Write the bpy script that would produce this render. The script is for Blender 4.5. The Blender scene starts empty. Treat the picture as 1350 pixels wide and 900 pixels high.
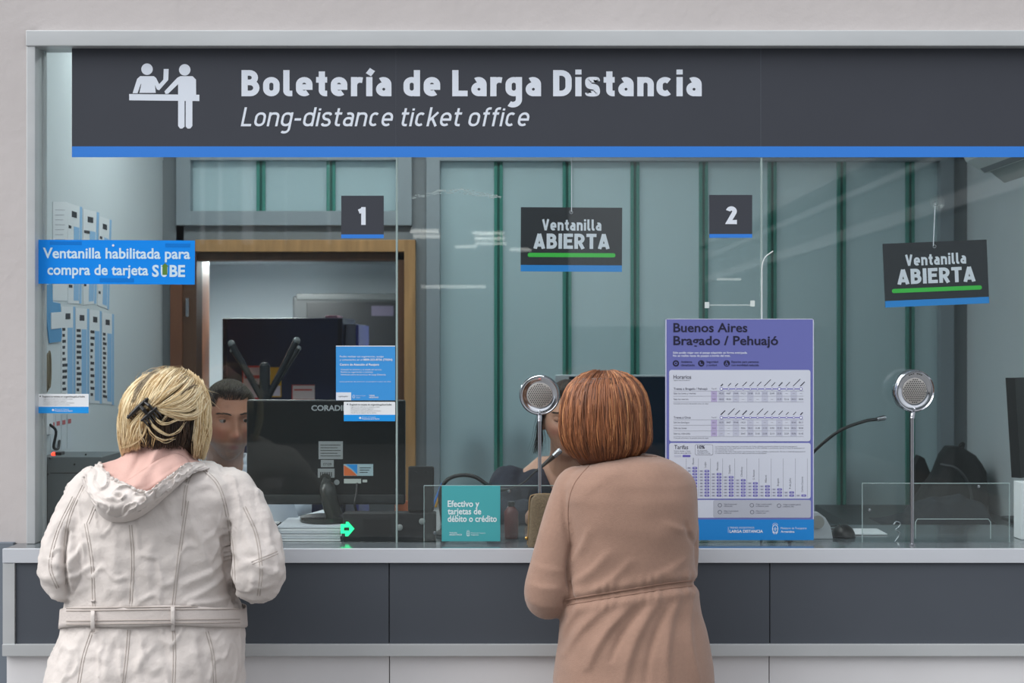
import bpy, bmesh, math, random
import numpy as np
from mathutils import Vector, Matrix, noise
from mathutils.bvhtree import BVHTree

S = bpy.context.scene
COL = S.collection
random.seed(7)
RNG = np.random.default_rng(7)
PI = math.pi

# ------------------------------------------------------------------ camera, sky, lamps, exposure
CY, CZ, F = -4.0, 1.62, 2000.0            # camera position and focal length in pixels of a 1350x900 frame
cam = bpy.data.cameras.new('camera')
cam.lens = F * 36.0 / 1350.0
cam.dof.use_dof = True
cam.dof.focus_distance = 3.85
cam.dof.aperture_fstop = 5.0
cam_o = bpy.data.objects.new('camera', cam)
COL.objects.link(cam_o)
cam_o.location = (0, CY, CZ)
cam_o.rotation_euler = (PI / 2, 0, 0)
S.camera = cam_o
S.view_settings.view_transform = 'Standard'
S.view_settings.look = 'None'
S.view_settings.gamma = 1.0
S.view_settings.exposure = 0.12

W = bpy.data.worlds.new('overcast_sky')
S.world = W
W.use_nodes = True
nt = W.node_tree
bg = nt.nodes['Background']
tc = nt.nodes.new('ShaderNodeTexCoord')
sx = nt.nodes.new('ShaderNodeSeparateXYZ')
rmp = nt.nodes.new('ShaderNodeValToRGB')
nt.links.new(tc.outputs['Generated'], sx.inputs[0])
nt.links.new(sx.outputs['Z'], rmp.inputs[0])
rmp.color_ramp.elements[0].position = 0.0
rmp.color_ramp.elements[0].color = (0.50, 0.52, 0.55, 1)
rmp.color_ramp.elements[1].position = 0.7
rmp.color_ramp.elements[1].color = (1.0, 1.03, 1.08, 1)
nt.links.new(rmp.outputs[0], bg.inputs[0])
bg.inputs[1].default_value = 1.17


sun = bpy.data.lights.new('hazy_sun', 'SUN')
sun.energy = 2.7
sun.angle = math.radians(55)
sun.color = (1.0, .985, .96)
sun_o = bpy.data.objects.new('hazy_sun', sun)
COL.objects.link(sun_o)
sun_o.rotation_euler = (math.radians(48), 0, math.radians(-68))


def area_lamp(name, loc, rot, sx_, sy_, power, color):
    l = bpy.data.lights.new(name, 'AREA')
    l.shape = 'RECTANGLE'
    l.size, l.size_y, l.energy, l.color = sx_, sy_, power, color
    o = bpy.data.objects.new(name, l)
    COL.objects.link(o)
    o.location, o.rotation_euler = loc, rot
    return o


area_lamp('office_tube_light', (-.45, 0.85, 2.80), (0, 0, 0), 1.7, 0.25, 16, (0.93, 1.0, 1.0))
area_lamp('back_room_light', (-1.15, 3.0, 1.98), (0, 0, 0), 0.4, 0.4, 22, (0.95, 1.0, 1.0))
area_lamp('yard_daylight_fill', (-.7, 4.3, 2.5), (math.radians(-90), 0, 0), 4.0, 3.4, 60, (0.95, 1.0, 1.0))  # no lamp out there: area light added as daylight behind the channel glass


# ------------------------------------------------------------------ helpers
def P(px, py, Y):
    """the point at depth Y that a pixel of the photograph looks at"""
    k = (Y - CY) / F
    return (px - 675) * k, CZ - (py - 450) * k


def V3(px, py, Y):
    x, z = P(px, py, Y)
    return Vector((x, Y, z))


def lin(c):
    return tuple(((v / 255 / 12.92) if v / 255 <= 0.04045 else ((v / 255 + 0.055) / 1.055) ** 2.4) for v in c)


MATS = {}


def mat(name, rgb, rough=0.5, metal=0.0, var=0.0, scale=8.0, bump=0.0, bscale=60.0, spec=0.5, emit=None, estr=0.0, stretch=None, attr=None, sheen=0.0, coat=0.0, alpha=1.0):
    if name in MATS:
        return MATS[name]
    m = bpy.data.materials.new(name)
    m.use_nodes = True
    t = m.node_tree
    b = t.nodes['Principled BSDF']
    col = lin(rgb)
    b.inputs['Base Color'].default_value = (*col, 1)
    b.inputs['Roughness'].default_value = rough
    b.inputs['Metallic'].default_value = metal
    b.inputs['Specular IOR Level'].default_value = spec
    b.inputs['Coat Weight'].default_value = coat
    b.inputs['Sheen Weight'].default_value = sheen
    b.inputs['Alpha'].default_value = alpha
    if emit:
        b.inputs['Emission Color'].default_value = (*lin(emit), 1)
        b.inputs['Emission Strength'].default_value = estr
    src = None
    if attr:
        a = t.nodes.new('ShaderNodeVertexColor')
        a.layer_name = attr
        src = a.outputs[0]
    if var or bump:
        c = t.nodes.new('ShaderNodeTexCoord')
        mp = t.nodes.new('ShaderNodeMapping')
        t.links.new(c.outputs['Object'], mp.inputs[0])
        if stretch:
            mp.inputs['Scale'].default_value = stretch
    if var:
        n = t.nodes.new('ShaderNodeTexNoise')
        n.inputs['Scale'].default_value = scale
        n.inputs['Detail'].default_value = 6
        t.links.new(mp.outputs[0], n.inputs[0])
        r = t.nodes.new('ShaderNodeMapRange')
        r.inputs['From Min'].default_value = 0.25
        r.inputs['From Max'].default_value = 0.75
        r.inputs['To Min'].default_value = 1 - var
        r.inputs['To Max'].default_value = 1 + var
        t.links.new(n.outputs[0], r.inputs[0])
        mx = t.nodes.new('ShaderNodeMix')
        mx.data_type = 'RGBA'
        mx.blend_type = 'MULTIPLY'
        mx.inputs[0].default_value = 1
        if src is not None:
            t.links.new(src, mx.inputs[6])
        else:
            mx.inputs[6].default_value = (*col, 1)
        t.links.new(r.outputs[0], mx.inputs[7])
        src = mx.outputs[2]
    if src is not None:
        t.links.new(src, b.inputs['Base Color'])
    if bump:
        n2 = t.nodes.new('ShaderNodeTexNoise')
        n2.inputs['Scale'].default_value = bscale
        n2.inputs['Detail'].default_value = 4
        t.links.new(mp.outputs[0], n2.inputs[0])
        bp = t.nodes.new('ShaderNodeBump')
        bp.inputs['Strength'].default_value = bump
        bp.inputs['Distance'].default_value = 0.004
        t.links.new(n2.outputs[0], bp.inputs['Height'])
        t.links.new(bp.outputs[0], b.inputs['Normal'])
    MATS[name] = m
    return m


def glass_mat(name, tint, base=0.045, dust=0.0, rough=0.0):
    m = bpy.data.materials.new(name)
    m.use_nodes = True
    t = m.node_tree
    t.nodes.remove(t.nodes['Principled BSDF'])
    out = t.nodes['Material Output']
    tr = t.nodes.new('ShaderNodeBsdfTransparent')
    tr.inputs[0].default_value = (*tint, 1)
    gl = t.nodes.new('ShaderNodeBsdfGlossy')
    gl.inputs['Roughness'].default_value = rough
    g = t.nodes.new('ShaderNodeNewGeometry')
    d = t.nodes.new('ShaderNodeVectorMath')
    d.operation = 'DOT_PRODUCT'
    t.links.new(g.outputs['Incoming'], d.inputs[0])
    t.links.new(g.outputs['Normal'], d.inputs[1])

    def mth(op, a, b=None):
        n = t.nodes.new('ShaderNodeMath')
        n.operation = op
        for k, v in ((0, a), (1, b)):
            if v is None:
                continue
            if isinstance(v, (int, float)):
                n.inputs[k].default_value = v
            else:
                t.links.new(v, n.inputs[k])
        return n.outputs[0]
    f = mth('POWER', mth('SUBTRACT', 1.0, mth('ABSOLUTE', d.outputs['Value'])), 5.0)
    f = mth('ADD', mth('MULTIPLY', f, 1 - base), base)
    mx = t.nodes.new('ShaderNodeMixShader')
    t.links.new(f, mx.inputs[0])
    t.links.new(tr.outputs[0], mx.inputs[1])
    t.links.new(gl.outputs[0], mx.inputs[2])
    last = mx.outputs[0]
    if dust:
        df = t.nodes.new('ShaderNodeBsdfDiffuse')
        df.inputs[0].default_value = (0.75, 0.78, 0.78, 1)
        c = t.nodes.new('ShaderNodeTexCoord')
        n = t.nodes.new('ShaderNodeTexNoise')
        n.inputs['Scale'].default_value = 3
        n.inputs['Detail'].default_value = 8
        t.links.new(c.outputs['Object'], n.inputs[0])
        m2 = t.nodes.new('ShaderNodeMixShader')
        t.links.new(mth('MULTIPLY', n.outputs[0], dust * 2), m2.inputs[0])
        t.links.new(last, m2.inputs[1])
        t.links.new(df.outputs[0], m2.inputs[2])
        last = m2.outputs[0]
    t.links.new(last, out.inputs[0])
    return m


class MB:
    """collects shapes and links them as ONE mesh object"""

    def __init__(s):
        s.v, s.f, s.mi = [], [], []
        s.wn = False

    def add(s, v, f, mi=0):
        o = len(s.v)
        s.v += [tuple(p) for p in v]
        s.f += [tuple(i + o for i in q) for q in f]
        s.mi += [mi] * len(f)
        return s

    def bm(s, b, mi=0, mtx=None):
        if mtx is not None:
            bmesh.ops.transform(b, matrix=mtx, verts=b.verts)
        b.verts.index_update()
        s.add([v.co[:] for v in b.verts], [[v.index for v in f.verts] for f in b.faces], mi)
        b.free()
        return s

    def box(s, x0, x1, y0, y1, z0, z1, bev=0.0, mi=0, mtx=None, seg=2):
        b = bmesh.new()
        bmesh.ops.create_cube(b, size=1)
        for v in b.verts:
            v.co = ((x0 + x1) / 2 + v.co.x * (x1 - x0), (y0 + y1) / 2 + v.co.y * (y1 - y0), (z0 + z1) / 2 + v.co.z * (z1 - z0))
        if bev:
            s.wn = True
            bmesh.ops.bevel(b, geom=b.edges[:], offset=bev, segments=seg, profile=0.5, affect='EDGES')
        return s.bm(b, mi, mtx)

    def tube(s, pts, r, n=10, mi=0, cap=True, flat=1.0):
        pts = [Vector(p) for p in pts]
        k = len(pts)
        rs = [r] * k if isinstance(r, (int, float)) else list(r)
        vs, fs = [], []
        t0 = (pts[1] - pts[0]).normalized()
        a = Vector((0, 0, 1)) if abs(t0.z) < 0.9 else Vector((1, 0, 0))
        u = t0.cross(a).normalized()
        for i in range(k):
            t = (pts[min(i + 1, k - 1)] - pts[max(i - 1, 0)])
            t = t.normalized() if t.length > 1e-9 else t0
            u = (u - t * u.dot(t))
            u = u.normalized() if u.length > 1e-9 else t.orthogonal().normalized()
            w = t.cross(u)
            for j in range(n):
                an = 2 * PI * j / n
                vs.append(pts[i] + (u * math.cos(an) + w * math.sin(an) * flat) * rs[i])
        for i in range(k - 1):
            for j in range(n):
                fs.append((i * n + j, i * n + (j + 1) % n, (i + 1) * n + (j + 1) % n, (i + 1) * n + j))
        if cap:
            fs.append(tuple(range(n))[::-1])
            fs.append(tuple((k - 1) * n + j for j in range(n)))
        return s.add(vs, fs, mi)

    def lathe(s, prof, n=24, mi=0, mtx=None):
        """profile of (r, z) turned about Z"""
        vs, fs = [], []
        k = len(prof)
        for r, z in prof:
            for j in range(n):
                a = 2 * PI * j / n
                vs.append(Vector((r * math.cos(a), r * math.sin(a), z)))
        for i in range(k - 1):
            for j in range(n):
                fs.append((i * n + j, i * n + (j + 1) % n, (i + 1) * n + (j + 1) % n, (i + 1) * n + j))
        fs.append(tuple(range(n))[::-1])
        fs.append(tuple((k - 1) * n + j for j in range(n)))
        if mtx is not None:
            vs = [mtx @ v for v in vs]
        return s.add(vs, fs, mi)

    def rings(s, rings, cap=True, mi=0):
        n = len(rings[0])
        vs = [p for r in rings for p in r]
        fs = []
        for i in range(len(rings) - 1):
            for j in range(n):
                fs.append((i * n + j, i * n + (j + 1) % n, (i + 1) * n + (j + 1) % n, (i + 1) * n + j))
        if cap:
            fs.append(tuple(range(n))[::-1])
            fs.append(tuple((len(rings) - 1) * n + j for j in range(n)))
        return s.add(vs, fs, mi)

    def grid(s, rows, mi=0):
        n = len(rows[0])
        vs = [p for r in rows for p in r]
        fs = [(i * n + j, i * n + j + 1, (i + 1) * n + j + 1, (i + 1) * n + j) for i in range(len(rows) - 1) for j in range(n - 1)]
        return s.add(vs, fs, mi)

    def prism(s, poly, y0, y1, mi=0):
        """polygon of (x, z) extruded along Y"""
        n = len(poly)
        vs = [(x, y0, z) for x, z in poly] + [(x, y1, z) for x, z in poly]
        fs = [tuple(range(n)), tuple(range(n, 2 * n))[::-1]] + [(i, n + i, n + (i + 1) % n, (i + 1) % n) for i in range(n)]
        return s.add(vs, fs, mi)

    def ell(s, c, r, mi=0, nu=20, nv=14, rot=None):
        b = bmesh.new()
        bmesh.ops.create_uvsphere(b, u_segments=nu, v_segments=nv, radius=1)
        M = Matrix.Translation(c) @ (rot.to_4x4() if rot is not None else Matrix.Identity(4)) @ Matrix.Diagonal((*r, 1)) if not isinstance(r, (int, float)) else Matrix.Translation(c) @ Matrix.Diagonal((r, r, r, 1))
        return s.bm(b, mi, M)

    def mesh(s, name):
        me = bpy.data.meshes.new(name)
        me.from_pydata(s.v, [], s.f)
        if any(s.mi):
            me.polygons.foreach_set('material_index', s.mi)
        b = bmesh.new()
        b.from_mesh(me)
        bmesh.ops.recalc_face_normals(b, faces=b.faces)
        b.to_mesh(me)
        b.free()
        return me

    def build(s, name, mats, parent=None, smooth=40, raw=False):
        if raw:
            me = bpy.data.meshes.new(name)
            me.from_pydata(s.v, [], s.f)
            me.polygons.foreach_set('material_index', s.mi)
        else:
            me = s.mesh(name)
        o = link(name, me, mats, parent, smooth)
        if s.wn and smooth:
            w = o.modifiers.new('wn', 'WEIGHTED_NORMAL')
            w.keep_sharp = True
        return o


def link(name, me, mats, parent=None, smooth=40):
    o = bpy.data.objects.new(name, me)
    for m in (mats if isinstance(mats, (list, tuple)) else [mats]):
        me.materials.append(m)
    if smooth:
        me.polygons.foreach_set('use_smooth', [True] * len(me.polygons))
        if smooth < 180:
            me.set_sharp_from_angle(angle=math.radians(smooth))
    COL.objects.link(o)
    if parent is not None:
        o.parent = parent
    return o


def tag(o, label=None, cat=None, group=None, kind=None):
    if label:
        o['label'] = label
    if cat:
        o['category'] = cat
    if group:
        o['group'] = group
    if kind:
        o['kind'] = kind
    return o


def struct(o):
    o['kind'] = 'structure'
    return o


def empty(name, loc=(0, 0, 0), label=None, cat=None, group=None, rot=(0, 0, 0)):
    o = bpy.data.objects.new(name, None)
    o.location, o.rotation_euler = loc, rot
    o.empty_display_size = 0.05
    COL.objects.link(o)
    return tag(o, label, cat, group)


def copy_tree(o, parent=None):
    c = o.copy()
    COL.objects.link(c)
    c.parent = parent
    for ch in list(o.children):
        copy_tree(ch, c)
    return c


def catmull(pts, n=8):
    pts = [Vector(p) for p in pts]
    q = [pts[0] * 2 - pts[1]] + pts + [pts[-1] * 2 - pts[-2]]
    out = []
    for i in range(1, len(q) - 2):
        a, b, c, d = q[i - 1], q[i], q[i + 1], q[i + 2]
        for j in range(n):
            t = j / n
            out.append(0.5 * ((2 * b) + (c - a) * t + (2 * a - 5 * b + 4 * c - d) * t * t + (3 * b - a - 3 * c + d) * t ** 3))
    out.append(pts[-1])
    return out


# ------------------------------------------------------------------ lettering
H_BF = None


def text_mesh(s, off=0.0):
    """the characters as flat solid shapes: list of verts (x, z), faces, width; unit = cap height"""
    global H_BF
    if H_BF is None:
        H_BF = 1.0
        v, f, w = text_mesh('H')
        H_BF = max(p[1] for p in v)
    c = bpy.data.curves.new('t', 'FONT')
    c.body = s
    c.size = 1.0
    c.offset = off
    c.resolution_u = 3
    o = bpy.data.objects.new('t', c)
    COL.objects.link(o)
    dg = bpy.context.evaluated_depsgraph_get()
    me = bpy.data.meshes.new_from_object(o.evaluated_get(dg))
    v = [(p.co.x / H_BF, p.co.y / H_BF) for p in me.vertices]
    f = [tuple(p.vertices) for p in me.polygons]
    bpy.data.objects.remove(o)
    bpy.data.curves.remove(c)
    bpy.data.meshes.remove(me)
    x0 = min(p[0] for p in v)
    v = [(x - x0, z) for x, z in v]
    return v, f, max(p[0] for p in v)


def arc(cx, cy, rx, ry, a0, a1, n=10):
    return [(cx + rx * math.cos(math.radians(a0 + (a1 - a0) * i / n)), cy + ry * math.sin(math.radians(a0 + (a1 - a0) * i / n))) for i in range(n + 1)]


def din_glyph(ch, s):
    """centre lines of a sign-letter: list of (points, closed), advance width; cap height 1"""
    h, X = s / 2, 0.735
    L = []

    def rr(x0, y0, x1, y1, r):
        r = min(r, (x1 - x0) / 2, (y1 - y0) / 2)
        return arc(x1 - r, y1 - r, r, r, 0, 90, 6) + arc(x0 + r, y1 - r, r, r, 90, 180, 6) + arc(x0 + r, y0 + r, r, r, 180, 270, 6) + arc(x1 - r, y0 + r, r, r, 270, 360, 6)
    w = 0.57
    if ch == 'B':
        w = .62
        L += [([(h, 0), (h, 1)], 0)]
        for (y0, y1, xr) in ((.53, 1 - h, w - .05 - h), (h, .53, w - h)):
            r = (y1 - y0) / 2
            L += [([(h, y1)] + arc(xr - r, (y0 + y1) / 2, r, r, 90, -90, 10) + [(h, y0)], 0)]
    elif ch == 'D':
        w = .64
        r = .26
        L += [([(h, 0), (h, 1)], 0), ([(h, 1 - h)] + arc(w - h - r, 1 - h - r, r, r, 90, 0, 6) + arc(w - h - r, h + r, r, r, 0, -90, 6) + [(h, h)], 0)]
    elif ch == 'L':
        w = .53
        L += [([(h, 1), (h, h), (w, h)], 0)]
    elif ch == 'E':
        w = .56
        L += [([(w, 1 - h), (h, 1 - h), (h, h), (w, h)], 0), ([(h, .52), (w - .06, .52)], 0)]
    elif ch == 'I':
        w = s
        L += [([(h, 0), (h, 1)], 0)]
    elif ch == 'T':
        w = .6
        L += [([(0, 1 - h), (w, 1 - h)], 0), ([(w / 2, 0), (w / 2, 1)], 0)]
    elif ch == 'A':
        w = .70
        L += [([(h * .95, 0), (w / 2, 1 - h * .2)], 0), ([(w - h * .95, 0), (w / 2, 1 - h * .2)], 0), ([(.16, .24), (w - .16, .24)], 0)]
    elif ch == 'V':
        w = .68
        L += [([(h * .95, 1), (w / 2, h * .2)], 0), ([(w - h * .95, 1), (w / 2, h * .2)], 0)]
    elif ch == 'R':
        w = .63
        y0, y1 = .44, 1 - h
        r = (y1 - y0) / 2
        L += [([(h, 0), (h, 1)], 0), ([(h, y1)] + arc(w - .02 - h - r, (y0 + y1) / 2, r, r, 90, -90, 10) + [(h, y0)], 0), ([(w * .48, .44), (w - h, 0)], 0)]
    elif ch == '1':
        w = .42
        L += [([(w - h, 0), (w - h, 1)], 0), ([(.02, .74), (w - h, 1 - h * 1.1)], 0)]
    elif ch == '2':
        w = .57
        r = w / 2 - h
        L += [(arc(w / 2, 1 - h - r, r, r, 168, -25, 12) + [(h * 1.25, h), (w, h)], 0)]
    elif ch == '-':
        w = .34
        L += [([(.0, .36), (w, .36)], 0)]
    elif ch in 'o':
        L += [(rr(h, h, w - h, X - h, .2), 1)]
    elif ch == 'e':
        m = X * .48
        r = w / 2 - h
        L += [([(h, m), (w - h * .6, m)], 0), ([(w - h, m - h)] + arc(w / 2, X - h - r, r, r, 0, 180, 10) + arc(w / 2, h + r, r, r, 180, 312, 8), 0)]
    elif ch == 'c':
        w = .53
        r = .19
        L += [(arc(w / 2, X - h - r, r, r, 45, 180, 8) + arc(w / 2, h + r, r, r, 180, 315, 8), 0)]
    elif ch == 'a':
        w = .53
        r = .17
        L += [(arc(min(h + r + .01, w - h - r), X - h - r, r, r, 125, 90, 3) + arc(w - h - r, X - h - r, r, r, 90, 0, 6) + [(w - h, 0)], 0), (rr(h, h, w - h, .43, .165), 1)]
    elif ch in 'dgq':
        L += [(rr(h, h, w - h, X - h, .2), 1)]
        if ch == 'd':
            L += [([(w - h, 0), (w - h, 1)], 0)]
        else:
            r = .2
            L += [([(w - h, X)] + arc(w - h - r, -.12, r, r, 0, -90, 6) + arc(min(h + r, w - h - r - .01), -.12, r, r, -90, -128, 4), 0)]
    elif ch in 'nhm':
        r = .17
        L += [([(h, 0), (h, X if ch == 'n' else 1)], 0), (arc(h + r, X - h - r, r, r, 175, 90, 5) + arc(w - h - r, X - h - r, r, r, 90, 0, 6) + [(w - h, 0)], 0)]
    elif ch == 'r':
        w = .40
        r = .2
        L += [([(h, 0), (h, X)], 0), (arc(h + r, X - h - r, r, r, 175, 90, 6) + [(w, X - h - .015)], 0)]
    elif ch in 'ií':
        w = s
        L += [([(h, 0), (h, X)], 0)]
        L += [([(h, .83), (h, .83 + s * .88)], 0)] if ch == 'i' else [([(h - .03, .82), (h + .11, 1.02)], 0)]
    elif ch == 'l':
        w = s * 1.45
        r = .1
        L += [([(h, 1)] + arc(h + r, h + r, r, r, 180, 270, 6) + [(w, h)], 0)]
    elif ch == 't':
        w = .38
        r = .12
        x = .09 + h
        L += [([(x, .95)] + arc(x + r, h + r, r, r, 180, 270, 6) + [(w, h)], 0), ([(0, X - h), (w, X - h)], 0)]
    elif ch == 'f':
        w = .36
        r = .13
        x = .09 + h
        L += [([(x, 0)] + arc(x + r, 1 - h - r, r, r, 180, 90, 6) + [(w + .02, 1 - h)], 0), ([(0, X - h), (w - .02, X - h)], 0)]
    elif ch == 'k':
        w = .53
        L += [([(h, 0), (h, 1)], 0), ([(h, .28), (w - h * .8, X)], 0), ([(w * .42, .42), (w - h * .7, 0)], 0)]
    elif ch == 's':
        w = .51
        p = [(w - h * 1.1, X - .155), (w * .74, X - h), (w * .30, X - h), (h, X - .185), (w * .28, X * .545), (w * .70, X * .46), (w - h, .185), (w * .70, h), (w * .26, h), (h * 1.0, .155)]
        L += [([(q.x, q.y) for q in catmull([(a, b, 0) for a, b in p], 5)], 0)]
    elif ch == ' ':
        w = .24
    return L, w


def din_text(s, st, gap=0.10, slant=0.0):
    v, f = [], []
    x = 0.0
    si = 0
    for ch in s:
        L, w = din_glyph(ch, st)
        for pts, closed in L:
            si += 1
            q = []
            for p in pts:
                if not q or math.hypot(p[0] - q[-1][0], p[1] - q[-1][1]) > 1e-4:
                    q.append(p)
            if closed and math.hypot(q[0][0] - q[-1][0], q[0][1] - q[-1][1]) < 1e-4:
                q.pop()
            n = len(q)
            o = len(v)
            for i in range(n):
                a = q[i - 1] if (i or closed) else None
                b = q[(i + 1) % n] if (i < n - 1 or closed) else None
                ds = []
                if a:
                    d = Vector((q[i][0] - a[0], q[i][1] - a[1])).normalized()
                    ds.append(d)
                if b:
                    d = Vector((b[0] - q[i][0], b[1] - q[i][1])).normalized()
                    ds.append(d)
                t = ds[0] if len(ds) == 1 else (ds[0] + ds[1]).normalized()
                nn = Vector((-t.y, t.x))
                k = st / 2 / max(0.55, abs(t.dot(ds[0])))
                for sg in (1, -1):
                    px, pz = q[i][0] + nn.x * k * sg, q[i][1] + nn.y * k * sg
                    v.append((x + px + pz * slant, pz, si % 5))
            for i in range(n if closed else n - 1):
                j = (i + 1) % n
                f.append((o + 2 * i, o + 2 * i + 1, o + 2 * j + 1, o + 2 * j))
        x += w + (gap if ch != ' ' else gap * .4)
    x0 = min(p[0] for p in v)
    v = [(a - x0, b, c) for a, b, c in v]
    return v, f, max(p[0] for p in v)


PRINT = {'number_column': 'number_column_stripe', 'shaded_column': 'shaded_column_stripe', 'icon': 'icon_print', 'pale_pill': 'pale_fare_marking', 'pill': 'fare_marking', 'panel': 'white_panel_print', 'tape': 'tape_mark', 'route_label': 'route_lettering',
         'station_ring': 'station_ring_marking', 'station_dot': 'station_dot', 'rule': 'rule_line_print', 'dash': 'dash_print', 'note_icon': 'note_icon_print', 'holder_edge': 'holder_edge', 'label': 'label_print', 'port': 'port_marking', 'label_print': 'label_lettering'}


class Board:
    """a flat printed thing; everything on it is placed in its own millimetres, u right and v up from its lower left"""

    def __init__(s, name, px0, py0, px1, py1, Y, thick, m, label, cat, group=None, tilt=0.0, bev=0.0, round_=0.0):
        s.k = (Y - CY) / F
        s.cx, s.cy = (px0 + px1) / 2, (py0 + py1) / 2
        w, h = (px1 - px0) * s.k, (py1 - py0) * s.k
        x, z = P(s.cx, s.cy, Y)
        s.t = thick
        b = MB()
        if round_:
            b.prism(s.rrect(-w / 2, -h / 2, w / 2, h / 2, round_), -thick, 0)
        else:
            b.box(-w / 2, w / 2, -thick, 0, -h / 2, h / 2, bev)
        s.o = b.build(name, m)
        s.o.location = (x, Y, z)
        s.o.rotation_euler = (0, tilt, 0)
        tag(s.o, label, cat, group)
        s.layers = {}

    @staticmethod
    def rrect(x0, z0, x1, z1, r):
        return arc(x1 - r, z1 - r, r, r, 0, 90, 5) + arc(x0 + r, z1 - r, r, r, 90, 180, 5) + arc(x0 + r, z0 + r, r, r, 180, 270, 5) + arc(x1 - r, z0 + r, r, r, 270, 360, 5)

    def uv(s, px, py):
        return (px - s.cx) * s.k, (s.cy - py) * s.k

    def lay(s, key, m, lift):
        if key not in s.layers:
            s.layers[key] = (MB(), m, lift)
        return s.layers[key]

    def poly(s, key, m, pts, lift=0.0004):
        b, _, l = s.lay(key, m, lift)
        l = lift
        b.prism([s.uv(*p) for p in pts], -s.t - l, -s.t + 0.0001)

    def rect(s, key, m, px0, py0, px1, py1, lift=0.0004, r=0):
        if r:
            b, _, l = s.lay(key, m, lift)
            l = lift
            x0, z1 = s.uv(px0, py0)
            x1, z0 = s.uv(px1, py1)
            b.prism(s.rrect(x0, z0, x1, z1, r * s.k), -s.t - l, -s.t + 0.0001)
        else:
            s.poly(key, m, [(px0, py0), (px1, py0), (px1, py1), (px0, py1)], lift)

    def disc(s, key, m, px, py, r, lift=0.0004, ry=None, n=20):
        s.poly(key, m, [(px + r * math.cos(2 * PI * i / n), py + (ry or r) * math.sin(2 * PI * i / n)) for i in range(n)], lift)

    def ring(s, key, m, px, py, r, w, lift=0.0004, ry=None, n=20):
        ry = ry or r
        key = '%s#%d' % (key, len(s.layers))
        for i in range(n):
            a, b = 2 * PI * i / n, 2 * PI * (i + 1) / n
            s.poly(key, m, [(px + r * math.cos(a), py + ry * math.sin(a)), (px + r * math.cos(b), py + ry * math.sin(b)), (px + (r - w) * math.cos(b), py + (ry - w) * math.sin(b)), (px + (r - w) * math.cos(a), py + (ry - w) * math.sin(a))], lift)

    def line(s, key, m, p, q, w, lift=0.0004):
        d = Vector((q[0] - p[0], q[1] - p[1])).normalized() * w / 2
        n = (-d.y, d.x)
        s.poly(key, m, [(p[0] + n[0], p[1] + n[1]), (q[0] + n[0], q[1] + n[1]), (q[0] - n[0], q[1] - n[1]), (p[0] - n[0], p[1] - n[1])], lift)

    def text(s, key, m, t, px0, base, cap, px1=None, off=0.0, din=None, slant=0.0, lift=0.0005, gap=0.10, ang=0.0, dy=0.0):
        if cap > 4 or key in ('icon_lettering', 'footer_lettering', 'small_lettering', 'lettering', 'corner_lettering', 'foot_lettering'):
            key = '%s#%d' % (key, len(s.layers))
        b, _, l = s.lay(key, m, lift)
        l = lift
        v, f, w = din_text(t, din, gap, slant) if din else text_mesh(t, off)
        c = cap * s.k
        sxx = (px1 - px0) * s.k / w if px1 else c * 0.92
        x0, z0 = s.uv(px0, base)
        ca, sa = math.cos(ang), math.sin(ang)
        L = (px1 - px0) if px1 else 1
        out = []
        for q in v:
            x, z = q[:2]
            li = l + (q[2] * 3e-5 if len(q) > 2 else 0)
            X, Z = x * sxx, z * c
            if dy:
                Z -= dy * s.k * X / (L * s.k)
            out.append((x0 + X * ca - Z * sa, -s.t - li, z0 + X * sa + Z * ca))
        b.add(out, f)

    def done(s):
        for key, (b, m, l) in s.layers.items():
            key = key.split('#')[0]
            b.build(PRINT.get(key, key), m, s.o, smooth=0)
        return s.o
# ------------------------------------------------------------------ materials
m_wall = mat('plaster_cream', (194, 188, 187), .85, var=.035, scale=5, bump=.35, bscale=45)
m_alu = mat('aluminium', (196, 199, 201), .42, .35, var=.05, scale=14, stretch=(.3, 1, 1), bump=.04)
m_alu2 = mat('aluminium_fascia', (206, 210, 217), .45, .25, var=.04, scale=9, stretch=(.4, 1, 1))
m_panel = mat('slate_panel', (76, 81, 89), .6, spec=.3, var=.05, scale=4)
m_low = mat('pale_panel', (220, 219, 221), .6, var=.05, scale=3)
m_seam = mat('seam_black', (30, 31, 33), .7)
m_stone = mat('polished_ledge', (92, 98, 102), .12, var=.08, scale=10)
m_dsteel = mat('dark_steel', (126, 132, 136), .6)
m_lsteel = mat('light_steel', (152, 162, 168), .5, .2)
m_iwall = mat('office_wall', (214, 222, 226), .8, var=.03, scale=2)
m_floor = mat('floor_tile', (120, 118, 116), .4, var=.1, scale=4)
m_pave = mat('pavement', (118, 117, 116), .8, var=.1, scale=2)
m_wood = mat('varnished_wood', (180, 138, 92), .4, var=.25, scale=6, stretch=(6, 6, .6))
m_wood2 = mat('orange_wood', (232, 140, 80), .4, var=.15, scale=5, stretch=(6, 6, .6))
m_wood3 = mat('dark_wood', (92, 62, 42), .45, var=.2, scale=5, stretch=(6, 6, .6))
m_black = mat('black_plastic', (26, 28, 30), .38)
m_black2 = mat('black_matte', (34, 36, 39), .6)
m_chrome = mat('chrome', (205, 208, 214), .12, 1.0)
m_steel = mat('steel', (176, 178, 184), .25, 1.0)
m_white = mat('white_print', (222, 228, 238), .5)
m_paper = mat('paper', (232, 236, 240), .7)
m_banner = mat('banner_charcoal', (61, 64, 72), .55, spec=.3, var=.03, scale=6)
m_blue = mat('banner_blue', (44, 124, 216), .5)
m_letter = mat('banner_letters', (220, 227, 238), .5)
m_glass = glass_mat('window_glass', (.955, .975, .97), .034, dust=.003)
m_acr = glass_mat('acrylic', (.94, .96, .96), .04, dust=.012)

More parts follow.
